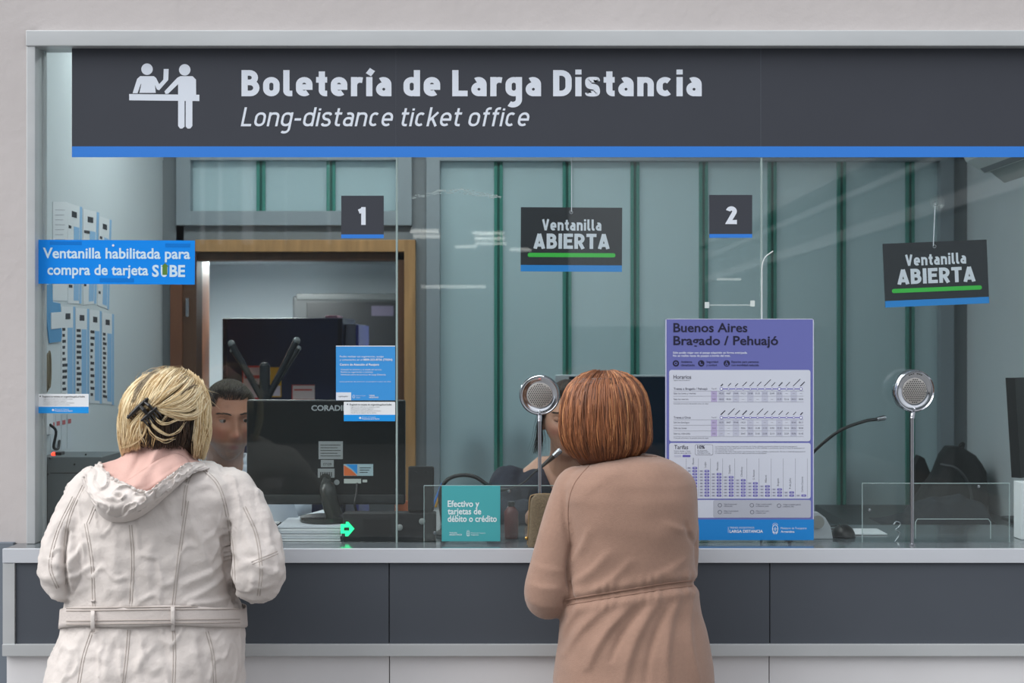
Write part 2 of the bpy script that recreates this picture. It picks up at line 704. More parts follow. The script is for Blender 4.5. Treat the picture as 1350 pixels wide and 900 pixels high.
ug = bpy.data.materials.new('channel_glass')
ug.use_nodes = True
t = ug.node_tree
b = t.nodes['Principled BSDF']
out = t.nodes['Material Output']
b.inputs['Base Color'].default_value = (*lin((184, 203, 206)), 1)
b.inputs['Roughness'].default_value = .35
tl = t.nodes.new('ShaderNodeBsdfTranslucent')
tl.inputs[0].default_value = (*lin((206, 220, 223)), 1)
mx = t.nodes.new('ShaderNodeMixShader')
mx.inputs[0].default_value = .5
t.links.new(b.outputs[0], mx.inputs[1])
t.links.new(tl.outputs[0], mx.inputs[2])
t.links.new(mx.outputs[0], out.inputs[0])
m_ugreen = mat('green_glass_edge', (72, 142, 130), .25)
m_ugreen2 = mat('dark_green_joint', (38, 92, 84), .3)

# ------------------------------------------------------------------ the setting
YB = 1.76                                   # back wall of the office
XL, XR = P(212, 0, YB)[0], P(1277, 0, YB)[0]
ZL = 1.09                                   # ledge
wx0, wx1 = P(36, 0, -.02)[0], 1.95
wz1 = P(0, 41, -.02)[1]
b = MB()
b.box(-4.5, 4.5, -.012, .12, wz1, 4.2)
b.box(-4.5, wx0, -.012, .12, ZL, wz1)
b.box(wx1, 4.5, -.012, .12, ZL, wz1)
struct(b.build('wall_front', m_wall))
b = MB()
b.box(-4.5, -1.305, -.03, .12, 0, ZL + .004, .002)
struct(b.build('trim_1', mat('blue_grey_metal', (112, 120, 130), .5, var=.05)))

win = struct(empty('window_1', (0, 0, 0)))
b = MB()
jx = P(48, 0, -.02)[0]
hz = P(0, 62, -.02)[1]
b.box(wx0, jx, -.03, .06, ZL, wz1, .003)
b.box(wx0, wx1, -.034, .06, hz, wz1, .003)
b.box(wx0, jx + .006, .03, .05, ZL, hz, .001)
b.build('window_frame', m_alu, win)
jn = [P(523, 0, 0)[0], P(1004, 0, 0)[0]]
ed = [jx - .004] + jn + [wx1]
for i in range(3):
    b = MB()
    b.box(ed[i] + .0025, ed[i + 1] - .0025, .0, .010, ZL, hz + .004, .001, seg=1)
    b.build('window_pane', m_glass, win)
for x in jn:
    b = MB()
    b.box(x - .0022, x + .0022, -.001, .011, ZL, hz)
    b.build('silicone_joint', mat('silicone', (150, 168, 166), .35), win)

# counter front
ctr = struct(empty('trim_2', (0, -.06, 0)))
XC0 = -1.303


def cpart(name, m, *boxes, bev=.0015):
    bb = MB()
    for q in boxes:
        bb.box(*q, bev)
    o = bb.build(name, m, ctr)
    o.location = (0, .06, 0)
    return o


cpart('ledge_top', m_stone, (XC0 + .003, 2.4, -.114, .0, ZL - .02, ZL))
cpart('ledge_fascia', m_alu2, (XC0, 2.4, -.122, -.112, ZL - .036, ZL + .0005))
cpart('end_strip', m_alu, (XC0, XC0 + .031, -.12, -.06, .845, ZL - .037))
pz = [XC0 + .031, P(513, 0, -.115)[0], P(1015, 0, -.115)[0], 2.4]
for i in range(3):
    cpart('front_panel', m_panel, (pz[i] + .001, pz[i + 1] - .001, -.114, -.06, .845, ZL - .034))
cpart('bottom_rail', m_alu, (XC0, 2.4, -.124, -.05, .816, .8465))
pz[0] = XC0 + .004
for i in range(3):
    cpart('lower_panel', m_low, (pz[i] + .001, pz[i + 1] - .001, -.104, -.05, .08, .816))
cpart('plinth', m_dsteel, (XC0 + .02, 2.4, -.085, -.05, 0, .08))
cpart('counter_core', m_black2, (XC0 + .008, 2.4, -.05, -.0005, 0, ZL - .02))
b = MB()
b.box(XC0 + .02, 2.4, .0, .012, .0, ZL - .0002)
b.box(XL, XR, .012, .44, ZL - .04, ZL - .006, .002)
struct(b.build('trim_3', m_stone))

b = MB()
b.box(-9, 9, -40, -.0, -.1, 0)
struct(b.build('floor', m_pave))
b = MB()
b.box(XL - .3, XR + .3, .0, 4.4, -.1, -.0005)
struct(b.build('floor_office', m_floor))
b = MB()
b.box(XL - .1, XR + .1, .12, YB + .1, 2.85, 2.95)
struct(b.build('ceiling', m_iwall))
b = MB()
b.box(XL - .1, XL, .12, YB + .1, 0, 2.85)
b.box(XL - .1, XL, .012, .12, 0, 2.85)
struct(b.build('wall_left', m_iwall))
b = MB()
b.box(XR, XR + .1, .12, YB + .1, 0, 2.85)
struct(b.build('wall_right', m_iwall))


def bx(bb, px0, px1, py0, py1, y0, y1, bev=0.0):
    """box whose face at depth y0 covers these pixels"""
    x0, z1 = P(px0, py0, y0)
    x1, z0 = P(px1, py1, y0)
    return bb.box(x0, x1, y0, y1, z0, z1, bev)


zf = P(0, 210, YB)[1]
# back wall: dark steel posts and beams
b = MB()
b.box(XL, XR, YB + .04, YB + .12, zf, 2.85)                          # over everything
b.box(XL, P(240, 0, YB)[0], YB + .03, YB + .1, 0, zf)
b.box(P(230, 0, YB)[0], P(562, 0, YB)[0], YB + .03, YB + .1, P(0, 320, YB)[1], P(0, 296, YB)[1])
b.box(P(541, 0, YB)[0], P(564, 0, YB)[0], YB + .02, YB + .1, 0, zf)
b.box(P(1255, 0, YB)[0], XR, YB + .02, YB + .1, 0, zf)
struct(b.build('wall_back', m_dsteel))


def wframe(name, x0, x1, y0, y1, l, r, t_, bo, m, yy=YB):
    bb = MB()
    if l:
        bx(bb, x0, x0 + l, y0, y1, yy, yy + .06, .002)
    if r:
        bx(bb, x1 - r, x1, y0, y1, yy, yy + .06, .002)
    if t_:
        bx(bb, x0, x1, y0, y0 + t_, yy + .001, yy + .06, .002)
    if bo:
        bx(bb, x0, x1, y1 - bo, y1, yy + .001, yy + .06, .002)
    return bb.build('frame', m, None)


def channel_glass(px0, px1, bars, z0, z1, parent):
    xs = [P(px0, 0, YB)[0]] + [P(p, 0, YB)[0] for p in bars] + [P(px1, 0, YB)[0]]
    for i in range(len(xs) - 1):
        bb = MB()
        bb.box(xs[i] + .001, xs[i + 1] - .001, YB + .045, YB + .052, z0, z1)
        bb.build('glass_channel', ug, parent)
    for x in xs[1:-1]:
        bb = MB()
        bb.box(x - .017, x - .004, YB + .030, YB + .0445, z0, z1, .001)
        bb.box(x + .005, x + .017, YB + .030, YB + .0445, z0, z1, .001)
        bb.build('channel_flange', m_ugreen, parent)
        bb = MB()
        bb.box(x - .004, x + .005, YB + .034, YB + .0445, z0, z1)
        bb.build('channel_joint', m_ugreen2, parent)


w2 = struct(empty('window_2', (0, YB, 0)))
f = wframe('frame', 232, 543, 200, 297, 19, 20, 11, 19, m_lsteel)
f.parent = w2
f.matrix_parent_inverse = Matrix.Translation((0, -YB, 0))
h = empty('glazing', (0, -YB, 0))
h.parent = w2
channel_glass(250, 524, [342, 435], P(0, 279, YB)[1], P(0, 208, YB)[1], h)
w3 = struct(empty('window_3', (0, YB, 0)))
f = wframe('frame', 562, 1258, 200, 1000, 18, 18, 12, 0, m_lsteel)
f.parent = w3
f.matrix_parent_inverse = Matrix.Translation((0, -YB, 0))
h = empty('glazing', (0, -YB, 0))
h.parent = w3
channel_glass(579, 1241, [657, 748, 838, 929, 1020, 1112, 1203], 0.02, P(0, 210, YB)[1], h)

# door opening
d1 = struct(empty('door_1', (0, YB, 0)))
M0 = Matrix.Translation((0, -YB, 0))


def dpart(bb, name, m):
    o = bb.build(name, m, d1)
    o.matrix_parent_inverse = M0
    return o


zd = P(0, 316, YB)[1]
b = MB()
b.box(P(258, 0, YB)[0], P(548, 0, YB)[0], YB - .012, YB + .05, P(0, 332, YB)[1], zd, .003)
b.box(P(533, 0, YB)[0], P(548, 0, YB)[0], YB - .013, YB + .05, 0, zd, .003)
dpart(b, 'architrave_frame', m_wood)
b = MB()
b.box(P(225, 0, YB)[0], P(241, 0, YB)[0], YB - .013, YB + .05, 0, P(0, 320, YB)[1], .003)
dpart(b, 'side_architrave', mat('reddish_wood', (120, 76, 52), .45, var=.2, scale=5, stretch=(6, 6, .6)))
b = MB()
b.box(P(236, 0, YB)[0], P(548, 0, YB)[0], YB + .02, YB + .11, P(0, 343, YB)[1], P(0, 331, YB)[1], .003)
b.box(P(523, 0, YB)[0], P(535, 0, YB)[0], YB + .02, YB + .11, 0, P(0, 334, YB)[1], .003)
b.box(P(240, 0, YB)[0], P(259, 0, YB)[0], YB + .0, YB + .11, 0, P(0, 334, YB)[1], .003)
dpart(b, 'jamb_frame', m_wood3)
hx = P(259, 0, YB)[0]
ex, ey = P(276, 0, YB + .58)[0], YB + .58
zt = P(0, 320, YB)[1]
b = MB()
dv = Vector((ex - hx, ey - YB - .03, 0))
nv = Vector((-dv.y, dv.x, 0)).normalized() * .036
q = [Vector((hx, YB + .03, 0)), Vector((hx, YB + .03, 0)) + dv]
pl = [q[0], q[1], q[1] + nv, q[0] + nv]
b.add([(p.x, p.y, .01) for p in pl] + [(p.x, p.y, zt) for p in pl], [(0, 1, 2, 3), (4, 5, 6, 7), (0, 1, 5, 4), (1, 2, 6, 5), (2, 3, 7, 6), (3, 0, 4, 7)])
dpart(b, 'door_leaf', m_wood2)
b = MB()
x_, z_ = P(248, 407, YB)
b.tube([(x_, YB - .016, z_ - .03), (x_, YB - .016, z_ + .04)], .007)
dpart(b, 'hinge', m_steel)
b = MB()
b.tube([(x_, YB - .016, .4), (x_, YB - .016, .47)], .007)
dpart(b, 'hinge', m_steel)
# the room behind the door
b = MB()
b.box(XL - .5, XL - .4, YB + .1, 4.3, 0, 2.035)
b.box(-.36, -.29, YB + .1, 4.3, 0, 2.035)
b.box(XL - .5, -.29, 4.2, 4.3, 0, 2.035)
struct(b.build('wall_back_room', m_iwall))
b = MB()
b.box(XL - .5, -.29, YB + .1, 4.3, 2.035, 2.06)
struct(b.build('ceiling_back_room', m_iwall))

b = MB()
b.box(1.05, 3.4, 3.0, 3.2, 0, 3.2)
struct(b.build('yard_sky_blocker', mat('yard_blocker_grey', (96, 102, 104), .8)))  # unseen wall, added to keep sky light off the right-hand channel glass
# across the platform, seen only as reflections: a long canopy building and white posts
can = tag(empty('platform_canopy', (5.2, -20, 0), 'long platform canopy building across the pavement', 'canopy'), kind='structure')
b = MB()
b.box(-.1, 3, -16, 13, 0, 3.9)
b.build('canopy_wall', mat('canopy_wall', (96, 104, 106), .8), can)
b = MB()
b.box(-.35, 3, -16, 13.2, 4.05, 4.30)
b.box(-.16, 3, -16, 13.1, 3.15, 3.32)
b.box(-.20, 3, -16, 13.1, 3.75, 3.83)
b.build('canopy_fascia', mat('canopy_fascia', (216, 220, 222), .6), can)

fac = tag(empty('station_facade', (-6, -20, 0), 'dark station building opposite the ticket office with bright openings', 'building'), kind='structure')
kf = 24 / F
b = MB()
slit = [(257, 270), (281, 293), (313, 334), (371, 378), (428, 436)]
xs_ = [-14.0] + [v for a_, b2 in slit for v in ((a_ - 675) * kf, (b2 - 675) * kf)] + [.9]
for i in range(0, len(xs_), 2):
    b.box(xs_[i], xs_[i + 1], -20.4, -20, 0, 8)
zs_ = CZ + (450 - 322) * kf
for i in range(1, len(xs_) - 1, 2):
    b.box(xs_[i], xs_[i + 1], -20.4, -20, 0, zs_)
b.box(.9, 5.0, -20.4, -20, 0, CZ + 20 * kf)
for o_ in (b.build('facade_wall', mat('facade_dark', (72, 74, 76), .8), fac),):
    o_.matrix_parent_inverse = Matrix.Translation((6, 20, 0))
kl = 16 / F
b = MB()
for (x0, x1, y0, y1) in ((622, 664, 305, 308), (626, 666, 312, 315), (627, 668, 319, 322), (600, 628, 323, 326), (672, 700, 327, 330), (541, 578, 302, 306), (545, 580, 309, 313), (555, 640, 376, 379)):
    b.box((x0 - 675) * kl, (x1 - 675) * kl, -12.1, -12, CZ + (450 - y1) * kl, CZ + (450 - y0) * kl)
o_ = b.build('tube_lights', mat('tube_glow', (255, 255, 250), .5, emit=(255, 255, 248), estr=3.5), fac, 0)
o_.matrix_parent_inverse = Matrix.Translation((6, 20, 0))
# ------------------------------------------------------------------ signs and notices
YG = -.0005
S1 = Board('overhead_sign', 95, 62, 1392, 207, -.0006, .0012, m_banner, 'long charcoal overhead sign above the ticket windows reading Long-distance ticket office', 'sign')
S1.rect('blue_stripe', m_blue, 95, 193, 1392, 207.3)
S1.text('lettering', m_letter, 'Boletería de Larga Distancia', 318.5, 127, 34.5, 925, din=.215, gap=.125)
S1.text('lettering', m_letter, 'Long-distance ticket office', 317.5, 166.5, 25, 698, din=.125, slant=.21, gap=.13)
PIC = 'pictogram'
S1.disc(PIC, m_letter, 194, 91.3, 7.6)
S1.disc(PIC, m_letter, 243.7, 92.2, 7.6)
S1.poly(PIC, m_letter, [(170.5, 124), (263, 125), (263, 133.3), (170.5, 132.3)])
S1.poly(PIC, m_letter, [(175, 123), (181, 104), (185, 100.5), (203, 100.5), (206, 103), (210, 111), (215.5, 105), (216, 91), (222.5, 91), (222, 105.5), (210, 119), (207, 118), (204.5, 112), (205.5, 122.5), (184, 122.5), (186.5, 111), (185.8, 110.6), (181.5, 123)])
S1.poly(PIC, m_letter, [(217, 120.5), (234, 102.5), (238, 100.5), (254, 100.5), (258.5, 105), (258.8, 127), (253.8, 129), (253.8, 166), (251, 169.5), (247.5, 169.5), (245, 167), (245, 133), (243.5, 133), (243.5, 167), (240.5, 169.5), (237.5, 169.5), (235, 166), (235, 111), (222, 123.5), (218.5, 124)], .0006)
S1.rect('panel_seam#1', m_panel, 1002.4, 63, 1003.4, 193, .0003)
S1.rect('panel_seam', m_panel, 521.6, 63, 522.2, 193, .0003)
S1.done()

for n, px0, px1, py0, py1 in (('1', 450, 506, 258, 314), ('2', 935, 991.5, 257, 313.5)):
    s = Board('window_number_sign', px0, py0, px1, py1, -.0008, .0025, m_banner, 'small square charcoal plaque with the number %s on the glass' % n, 'sign', 'number plaques on the glass')
    s.rect('blue_stripe', m_blue, px0, py1 - 5, px1, py1)
    c = (px0 + px1) / 2
    if n == '1':
        s.text('numeral', m_letter, '1', c - 6, py0 + 38.5, 23.5, c + 4.2, din=.26)
    else:
        s.text('numeral', m_letter, '2', c - 7.5, py0 + 38.5, 23.5, c + 8, din=.24)
    s.done()

m_sube = mat('sky_blue_board', (0, 138, 238), .45, spec=.3)
s = Board('card_sales_sign', 51, 316.5, 257, 374.5, -.0006, .003, m_sube, 'sky blue notice on the glass about buying the travel card', 'sign', tilt=math.radians(.3))
m_ltr2 = mat('pale_blue_letters', (206, 230, 244), .45)
s.text('lettering', m_ltr2, 'Ventanilla habilitada para', 57, 340.5, 13.2, 251, off=.022)
s.text('lettering', m_ltr2, 'compra de tarjeta', 63, 362.3, 13.2, 196, off=.022)
s.text('lettering', m_ltr2, 'S', 201, 364, 14.5, 210, off=.03)
s.text('lettering', m_ltr2, 'U', 212.4, 364, 14.5, 221.5, off=.03)
s.text('lettering', m_ltr2, 'BE', 224, 364, 14.5, 244.5, off=.03)
s.poly('green_mark', mat('olive_green', (84, 128, 48), .5), [(214.6, 362), (214.6, 351), (213, 351), (218, 346.5), (223, 351), (221, 351), (221, 362)], .0007)
m_tape = mat('tape', (4, 120, 212), .3)
s.rect('tape', m_tape, 66, 318.5, 108, 323, .0003)
s.rect('tape#1', m_tape, 218, 320.5, 251, 325.5, .0003)
s.rect('tape#2', m_tape, 132, 366.5, 177, 372, .0003)
s.disc('paint_chip', m_white, 149.5, 323.5, 1.6, .0008)
s.done()

m_hblack = mat('hanging_sign_black', (42, 46, 52), .4)
m_green = mat('sign_green', (62, 196, 74), .5)
m_hblue = mat('hanging_sign_blue', (36, 140, 222), .5)
for nm, (x0, y0, x1, y1), tl, cord, lab in (
        ('a', (686.5, 273.5, 820, 358), math.radians(.3), ((753.5, 208), (753.5, 277)), 'black hanging sign reading Ventanilla ABIERTA, hanging straight between the number plaques'),
        ('b', (1165, 318.5, 1302, 402.5), math.radians(-2.4), ((1233, 268), (1230.5, 322)), 'black hanging sign reading Ventanilla ABIERTA, tilted and hung from a suction cup')):
    Y = .035
    s = Board('open_window_sign', x0, y0, x1, y1, Y, .003, m_hblack, lab, 'sign', 'hanging open-window signs', tilt=tl)
    w = x1 - x0
    s.text('lettering', m_letter, 'Ventanilla', x0 + w * .21, y0 + 30.5, 14.8, x0 + w * .795, din=.2, gap=.12)
    s.text('lettering', m_letter, 'ABIERTA', x0 + w * .125, y0 + 54.5, 20, x0 + w * .878, din=.215, gap=.085)
    s.rect('green_bar', m_green, x0 + w * .07, y0 + 60, x0 + w * .935, y0 + 65.5, .0005, 2.7)
    s.rect('blue_stripe', m_hblue, x0, y1 - 8.5, x1, y1, .0003)
    s.ring('eyelet', m_steel, (x0 + x1) / 2 - .5, y0 + 6.2, 2.6, 1.4, .0008)
    o = s.done()
    b = MB()
    A, B = V3(*cord[0], Y - .006), V3(cord[1][0], cord[1][1], Y - .0045)
    b.tube([A, A.lerp(B, .5), B + Vector((0, 0, -.004)), B + Vector((0, .006, -.004))], .0012, 6)
    c = b.build('sign_cord', m_white, None)
    if nm == 'a':
        tag(c, 'thin white cord holding the straight hanging sign from the overhead sign', 'cord')
    else:
        e = empty('suction_hook', A, 'clear suction cup on the glass with a thin cord above the tilted sign', 'hook')
        c.parent = e
        c.matrix_parent_inverse = Matrix.Translation(-A)
        b = MB()
        M = Matrix.Translation(Vector((0, -A.y + .0105, 0))) @ Matrix.Rotation(-PI / 2, 4, 'X')
        b.lathe([(.019, 0), (.0195, .0015), (.014, .005), (.007, .009), (.006, .016), (.0075, .019), (.004, .021)], 24, 0, M)
        b.build('suction_cup', m_acr, e)
        b = MB()
        b.tube(catmull([(0, -.004, .004), (0, .008, .003), (0, .010, -.006), (0, .003, -.009), (0, -.001, -.004)], 5), .0013, 6)
        b.build('hook_wire', m_steel, e)

# blue service notice and the two small stickers
m_nblue = mat('notice_blue', (58, 150, 222), .45)
s = Board('service_notice', 443, 455.5, 521, 527.5, -.0008, .0012, m_nblue, 'square blue passenger service notice on the glass above the monitor', 'notice')


def z1(x, y):
    return 430 + x / 7.5, 445 + y / 7.5


for t_, x0, x1, y, c in (('Podés realizar tus sugerencias, quejas', 135, 570, 194, 17), ('y comentarios en el', 135, 358, 226, 17), ('Consultá los horarios y el estado del servicio.', 146, 552, 322, 15), ('Realizá tus sugerencias o reclamos.', 146, 466, 346, 15), ('Informate sobre los servicios de Larga Distancia.', 146, 592, 372, 15), ('Línea gratuita de atención al pasajero todos los días', 135, 640, 438, 9)):
    a, y_ = z1(x0, y)
    s.text('lettering', m_white, t_, a, y_, c / 7.5, z1(x1, 0)[0], off=.005)
for t_, x0, x1, y, c in (('0800-222-8736 (TREN)', 366, 656, 226, 18), ('Centro de Atención al Pasajero', 135, 524, 275, 20)):
    a, y_ = z1(x0, y)
    s.text('bold_lettering#%d' % y, m_white, t_, a, y_, c / 7.5, z1(x1, 0)[0], off=.03)
s.rect('edge', m_white, 443, 455.5, 521, 456.6, .0003)
s.rect('corner_patch', m_white, 443.2, 517, 463, 527.4, .0003)
s.text('corner_lettering', m_seam, 'argentina.gob.ar', 446.5, 523, 2, 459, lift=.0006)
s.ring('emblem', m_white, 466.5, 522.5, 1.6, .5, .0005, 2.3)
s.text('lettering', m_white, 'Ministerio de Transporte', 469.5, 522, 1.3, 482)
s.text('lettering', m_white, 'Argentina', 469.5, 524.4, 1.3, 475)
s.text('bold_lettering', m_white, 'TRENES', 486.5, 522, 1.6, 494, off=.03)
s.text('bold_lettering', m_white, 'ARGENTINOS', 486.5, 524.4, 1.6, 499, off=.03)
s.done()
m_sblue = mat('sticker_blue', (22, 150, 232), .4)
for x0, y0, x1, y1, lab in ((48.2, 519, 117, 544.5, 'small white sticker with blue foot on the glass beside the left window frame'), (453.3, 529.5, 521, 555, 'small white sticker with blue foot stuck over the monitor')):
    s = Board('card_registration_sticker', x0, y0, x1, y1, -.0008, .0010, m_paper, lab, 'sticker', 'card registration stickers', round_=.002)
    k = (x1 - x0) / 69
    s.rect('blue_foot', m_sblue, x0, y0 + 17, x1, y1, .0003)
    s.disc('print', m_seam, x0 + 5 * k, y0 + 3.2, .8)
    s.text('print', m_seam, 'Registrá tu tarjeta en argentina.gob.ar/sube', x0 + 8 * k, y0 + 4.6, 2.3, x0 + 64 * k, off=.01)
    for i, (t_, xx) in enumerate((('Ingresá a la web con tu usuario y clave', 48), ('Seleccioná la opción registrar', 40), ('Completá los datos personales y el número', 50), ('Confirmá el registro de tu tarjeta', 44))):
        s.text('fine_print', mat('print_grey', (120, 122, 126), .6), '- ' + t_, x0 + 8 * k, y0 + 7.4 + i * 2.55, 1.5, x0 + xx * k)
    s.disc('emblem', m_white, x0 + 22 * k, y0 + 21.2, 1.5, .0006)
    s.text('foot_lettering', m_white, 'Ministerio de Transporte', x0 + 24.5 * k, y0 + 20.8, 1.5, x0 + 43 * k)
    s.text('foot_lettering', m_white, 'Presidencia de la Nación', x0 + 24.5 * k, y0 + 23.2, 1.8, x0 + 48 * k, off=.02)
    s.done()

# timetable poster
m_lil = mat('poster_lilac', (102, 107, 174), .5)
m_navy = mat('poster_navy', (22, 20, 52), .5)
m_pan = mat('poster_panel', (203, 208, 221), .5)
m_pan2 = mat('poster_panel_grey', (176, 180, 192), .5)
m_pblue = mat('poster_blue', (20, 130, 206), .5)
m_pgrey = mat('poster_grey', (186, 190, 208), .5)
m_plil = mat('poster_pale_lilac', (178, 168, 206), .5)
m_pill = mat('poster_pill', (98, 90, 176), .5)
m_line = mat('poster_line', (150, 152, 166), .5)
m_ink = mat('poster_ink', (92, 94, 112), .5)
s = Board('timetable_poster', 877, 420, 1072.5, 711.5, -.008, .004, m_lil, 'tall lilac train timetable poster for Buenos Aires Bragado Pehuajó standing on the ledge', 'poster')
s.rect('holder_edge', mat('holder_edge', (196, 200, 220), .3), 877, 420, 878.4, 684, .0002)
s.rect('holder_edge', MATS['holder_edge'], 1071.3, 420, 1072.5, 684, .0002)
s.rect('holder_edge', MATS['holder_edge'], 877, 420, 1072.5, 420.9, .0002)
s.text('title', m_navy, 'Buenos Aires', 887.5, 437.4, 11.4, 985, off=.02)
s.text('title', m_navy, 'Bragado / Pehuajó', 887.5, 454.4, 11.4, 1025.5, off=.02)
s.text('fine_lettering', m_white, 'Sólo podés viajar con el pasaje adquirido en forma anticipada.', 887, 466, 2.6, 985, off=.015)
s.text('fine_lettering', m_white, 'No se realiza venta de pasajes a bordo del tren.', 887, 470, 2.6, 962.5, off=.015)
for cx, lines in ((890.8, ((897.5, 'Ambiente', 912), (897.5, 'climatizado', 915.5))), (924.2, ((931, 'Seguridad', 946.5), (931, 'y confort', 945))), (957.8, ((964, 'Espacios para personas', 1000), (964, 'con movilidad reducida', 1000)))):
    s.disc('icon#%d' % cx, m_navy, cx, 478.8, 4.2)
    for i, (a, t_, e) in enumerate(lines):
        s.text('icon_lettering', m_navy, t_, a, 478 + 4.3 * i, 2.6, e, off=.012)
s.ring('icon_mark', m_lil, 890.8, 478.8, 2.2, 1, .0007)
s.line('icon_mark#1', m_lil, (922.8, 476.6), (922.8, 480), 1.2, .0007)
s.line('icon_mark#1', m_lil, (922.4, 479.8), (926, 480.4), 1.2, .0007)
s.ring('icon_mark', m_lil, 957.6, 480, 2, .7, .0007)
s.line('icon_mark', m_lil, (957.4, 475.8), (957.4, 479), .9, .0007)
s.line('icon_mark', m_lil, (957.4, 478.6), (960, 481.5), .9, .0007)
s.rect('panel', m_pan, 882, 487.5, 1068, 581.3, .0003, 3)
s.rect('panel#1', m_pan, 882, 583.6, 1068.3, 656.8, .0003, 3)
s.rect('panel#2', m_pan, 882, 658.6, 1068.6, 682, .0003, 3)
s.rect('note_panel', m_pan2, 940, 658.7, 1068.5, 681.9, .0005, 2)
s.rect('footer', m_pblue, 877, 684.3, 1072.5, 711.5, .0003)
T = 'table_lettering'
s.text(T, m_navy, 'Horarios', 887.6, 499.2, 5.2, 911, off=.008)
s.text(T, m_ink, 'Vigentes desde 15 de febrero', 887.8, 501.8, 1.6, 909)
xs = [950.7 + 9.527 * i for i in range(12)]
for y0, head, rows, lab, note in (
        (512.4, 'Trenes a Bragado / Pehuajó', ((518.4, 'Sale los lunes y viernes'), (526.1, 'Sale los viernes')), (4, 5.5, 5, 8, 7.5, 8, 12, 7, 7, 7.5, 13, 8), 'Consultá el horario de parada antes de viajar'),
        (550.2, 'Trenes a Once', ((556.6, 'Sale los domingos'), (564.1, 'Sale los lunes'), (571.4, 'Sale los miércoles')), (8, 12, 8.5, 8, 6.5, 11.5, 7, 7, 7.5, 5, 5.5, 4.5), 'Consultá el horario de parada antes de viajar')):
    s.text(T, m_navy, head, 887.8, y0 + 1.2, 2.8, 887.8 + (44.5 if 'Br' in head else 22.5), off=.015)
    s.text(T, m_ink, 'Tren N°', 937.6, y0 + .8, 1.9, 944.6)
    yb = rows[-1][0] + 3.6
    s.rect('number_column#%d' % y0, m_plil, 937, y0 + 2.9, 945.2, yb, .00045)
    for i, x in enumerate(xs):
        if i % 2 == 0:
            s.rect('shaded_column#%d_%d' % (y0, i), m_pgrey, x - 4.2, y0 + 2.9, x + 4.2, yb, .00045)
        big = i in (0, 11) or (i == 8 and y0 < 530) or (i == 3 and y0 > 530)
        s.line('route_label#%d' % y0, m_navy, (x - .8, y0 - 3.6), (x - .8 + lab[i] * .72, y0 - 3.6 - lab[i] * .72), 1.3 if big else .85, .0005)
        s.disc('station_ring#%d' % y0, m_pill, x, y0, 2.2 if big else 1.6, .0006)
        s.disc('station_dot#%d' % y0, m_paper, x, y0, 1.5 if big else 1.0, .0008, n=12)
    s.rect('route_line#%d' % y0, m_pill, xs[0], y0 - .55, xs[-1], y0 + .55, .0005)
    s.rect('rule', m_line, 887.5, y0 + 2.5, 1059, y0 + 2.9, .0006)
    for ri, (ry, t_) in enumerate(rows):
        s.text(T, m_ink, t_, 887.8, ry + 1.0, 2.4, 887.8 + len(t_) * 1.22)
        s.rect('rule', m_line, 887.5, ry + 3.3, 1059, ry + 3.7, .0006)
        s.text(T, m_ink, str(511 + ri * 2), 939, ry + .9, 2, 943, lift=.0007)
        for i, x in enumerate(xs):
            full = (y0 < 530 and ((ri == 0 and i < 9) or (ri == 1 and (i < 2 or i > 7)))) or (y0 > 530 and ((ri == 0 and (i < 4 or i > 9)) or (ri and i > 2)))
            if full:
                s.text(T, m_ink, '%02d:%02d' % ((18 + (i * 37 + ri * 11) // 60) % 24, (30 + i * 37 + ri * 13) % 60), x - 2.9, ry + .9, 2.1, x + 2.9, lift=.0007)
            else:
                s.rect('dash#%d_%d_%d' % (y0, ri, i // 4), m_line, x - 1.6, ry - .2, x + 1.6, ry + .2, .0007)
    s.text(T, m_ink, note, 887.8, yb + 2.8, 1.5, 934)
s.text(T, m_navy, 'Tarifas', 888.6, 591.6, 5.2, 907, off=.008)
s.text(T, m_ink, 'Precio desde o hasta', 888.6, 595, 1.6, 910)
s.text(T, m_ink, 'Once en pesos argentinos', 888.6, 597.5, 1.6, 911)
s.rect('pale_pill#1', m_pgrey, 888.5, 599.3, 898, 602.2, .0005, .8)
s.rect('pill#1', m_pill, 899.6, 599.3, 910, 602.2, .0005, .8)
s.rect('discount_outline', m_ink, 916, 585.6, 939.8, 599.6, .0005, 2)
s.rect('discount_inner', m_pan, 916.4, 586, 939.4, 599.2, .0007, 1.8)
s.text(T, m_navy, '10%', 919, 591, 4.2, 928.8, off=.03, lift=.0009)
for i, t_ in enumerate(('de descuento', 'comprando tu boleto', 'ida y vuelta en la web')):
    s.text(T, m_navy, t_, 919, 594 + 2.0 * i, 1.5, 932 + 2 * i, lift=.0009)
for i, e in enumerate((1050, 1060, 967, 1061, 1010)):
    s.text(T, m_ink, ('Los menores de 3 años viajan gratis. Los menores de 12 años, jubilados y pensionados abonan la mitad del pasaje general' if e > 1000 else 'con documento en mano'), 942.5, 588.8 + 2.25 * i, 1.5, e)
for i in range(11):
    s.rect('rule', m_line, 904.2 + 15.95 * i, 604, 904.6 + 15.95 * i, 655, .0005)
names = ('Moreno', 'Luján', 'Mercedes', 'Suipacha', 'Chivilcoy', 'G. Rawson', 'Alberti', 'Bragado', '9 de Julio', 'Carlos Casares')
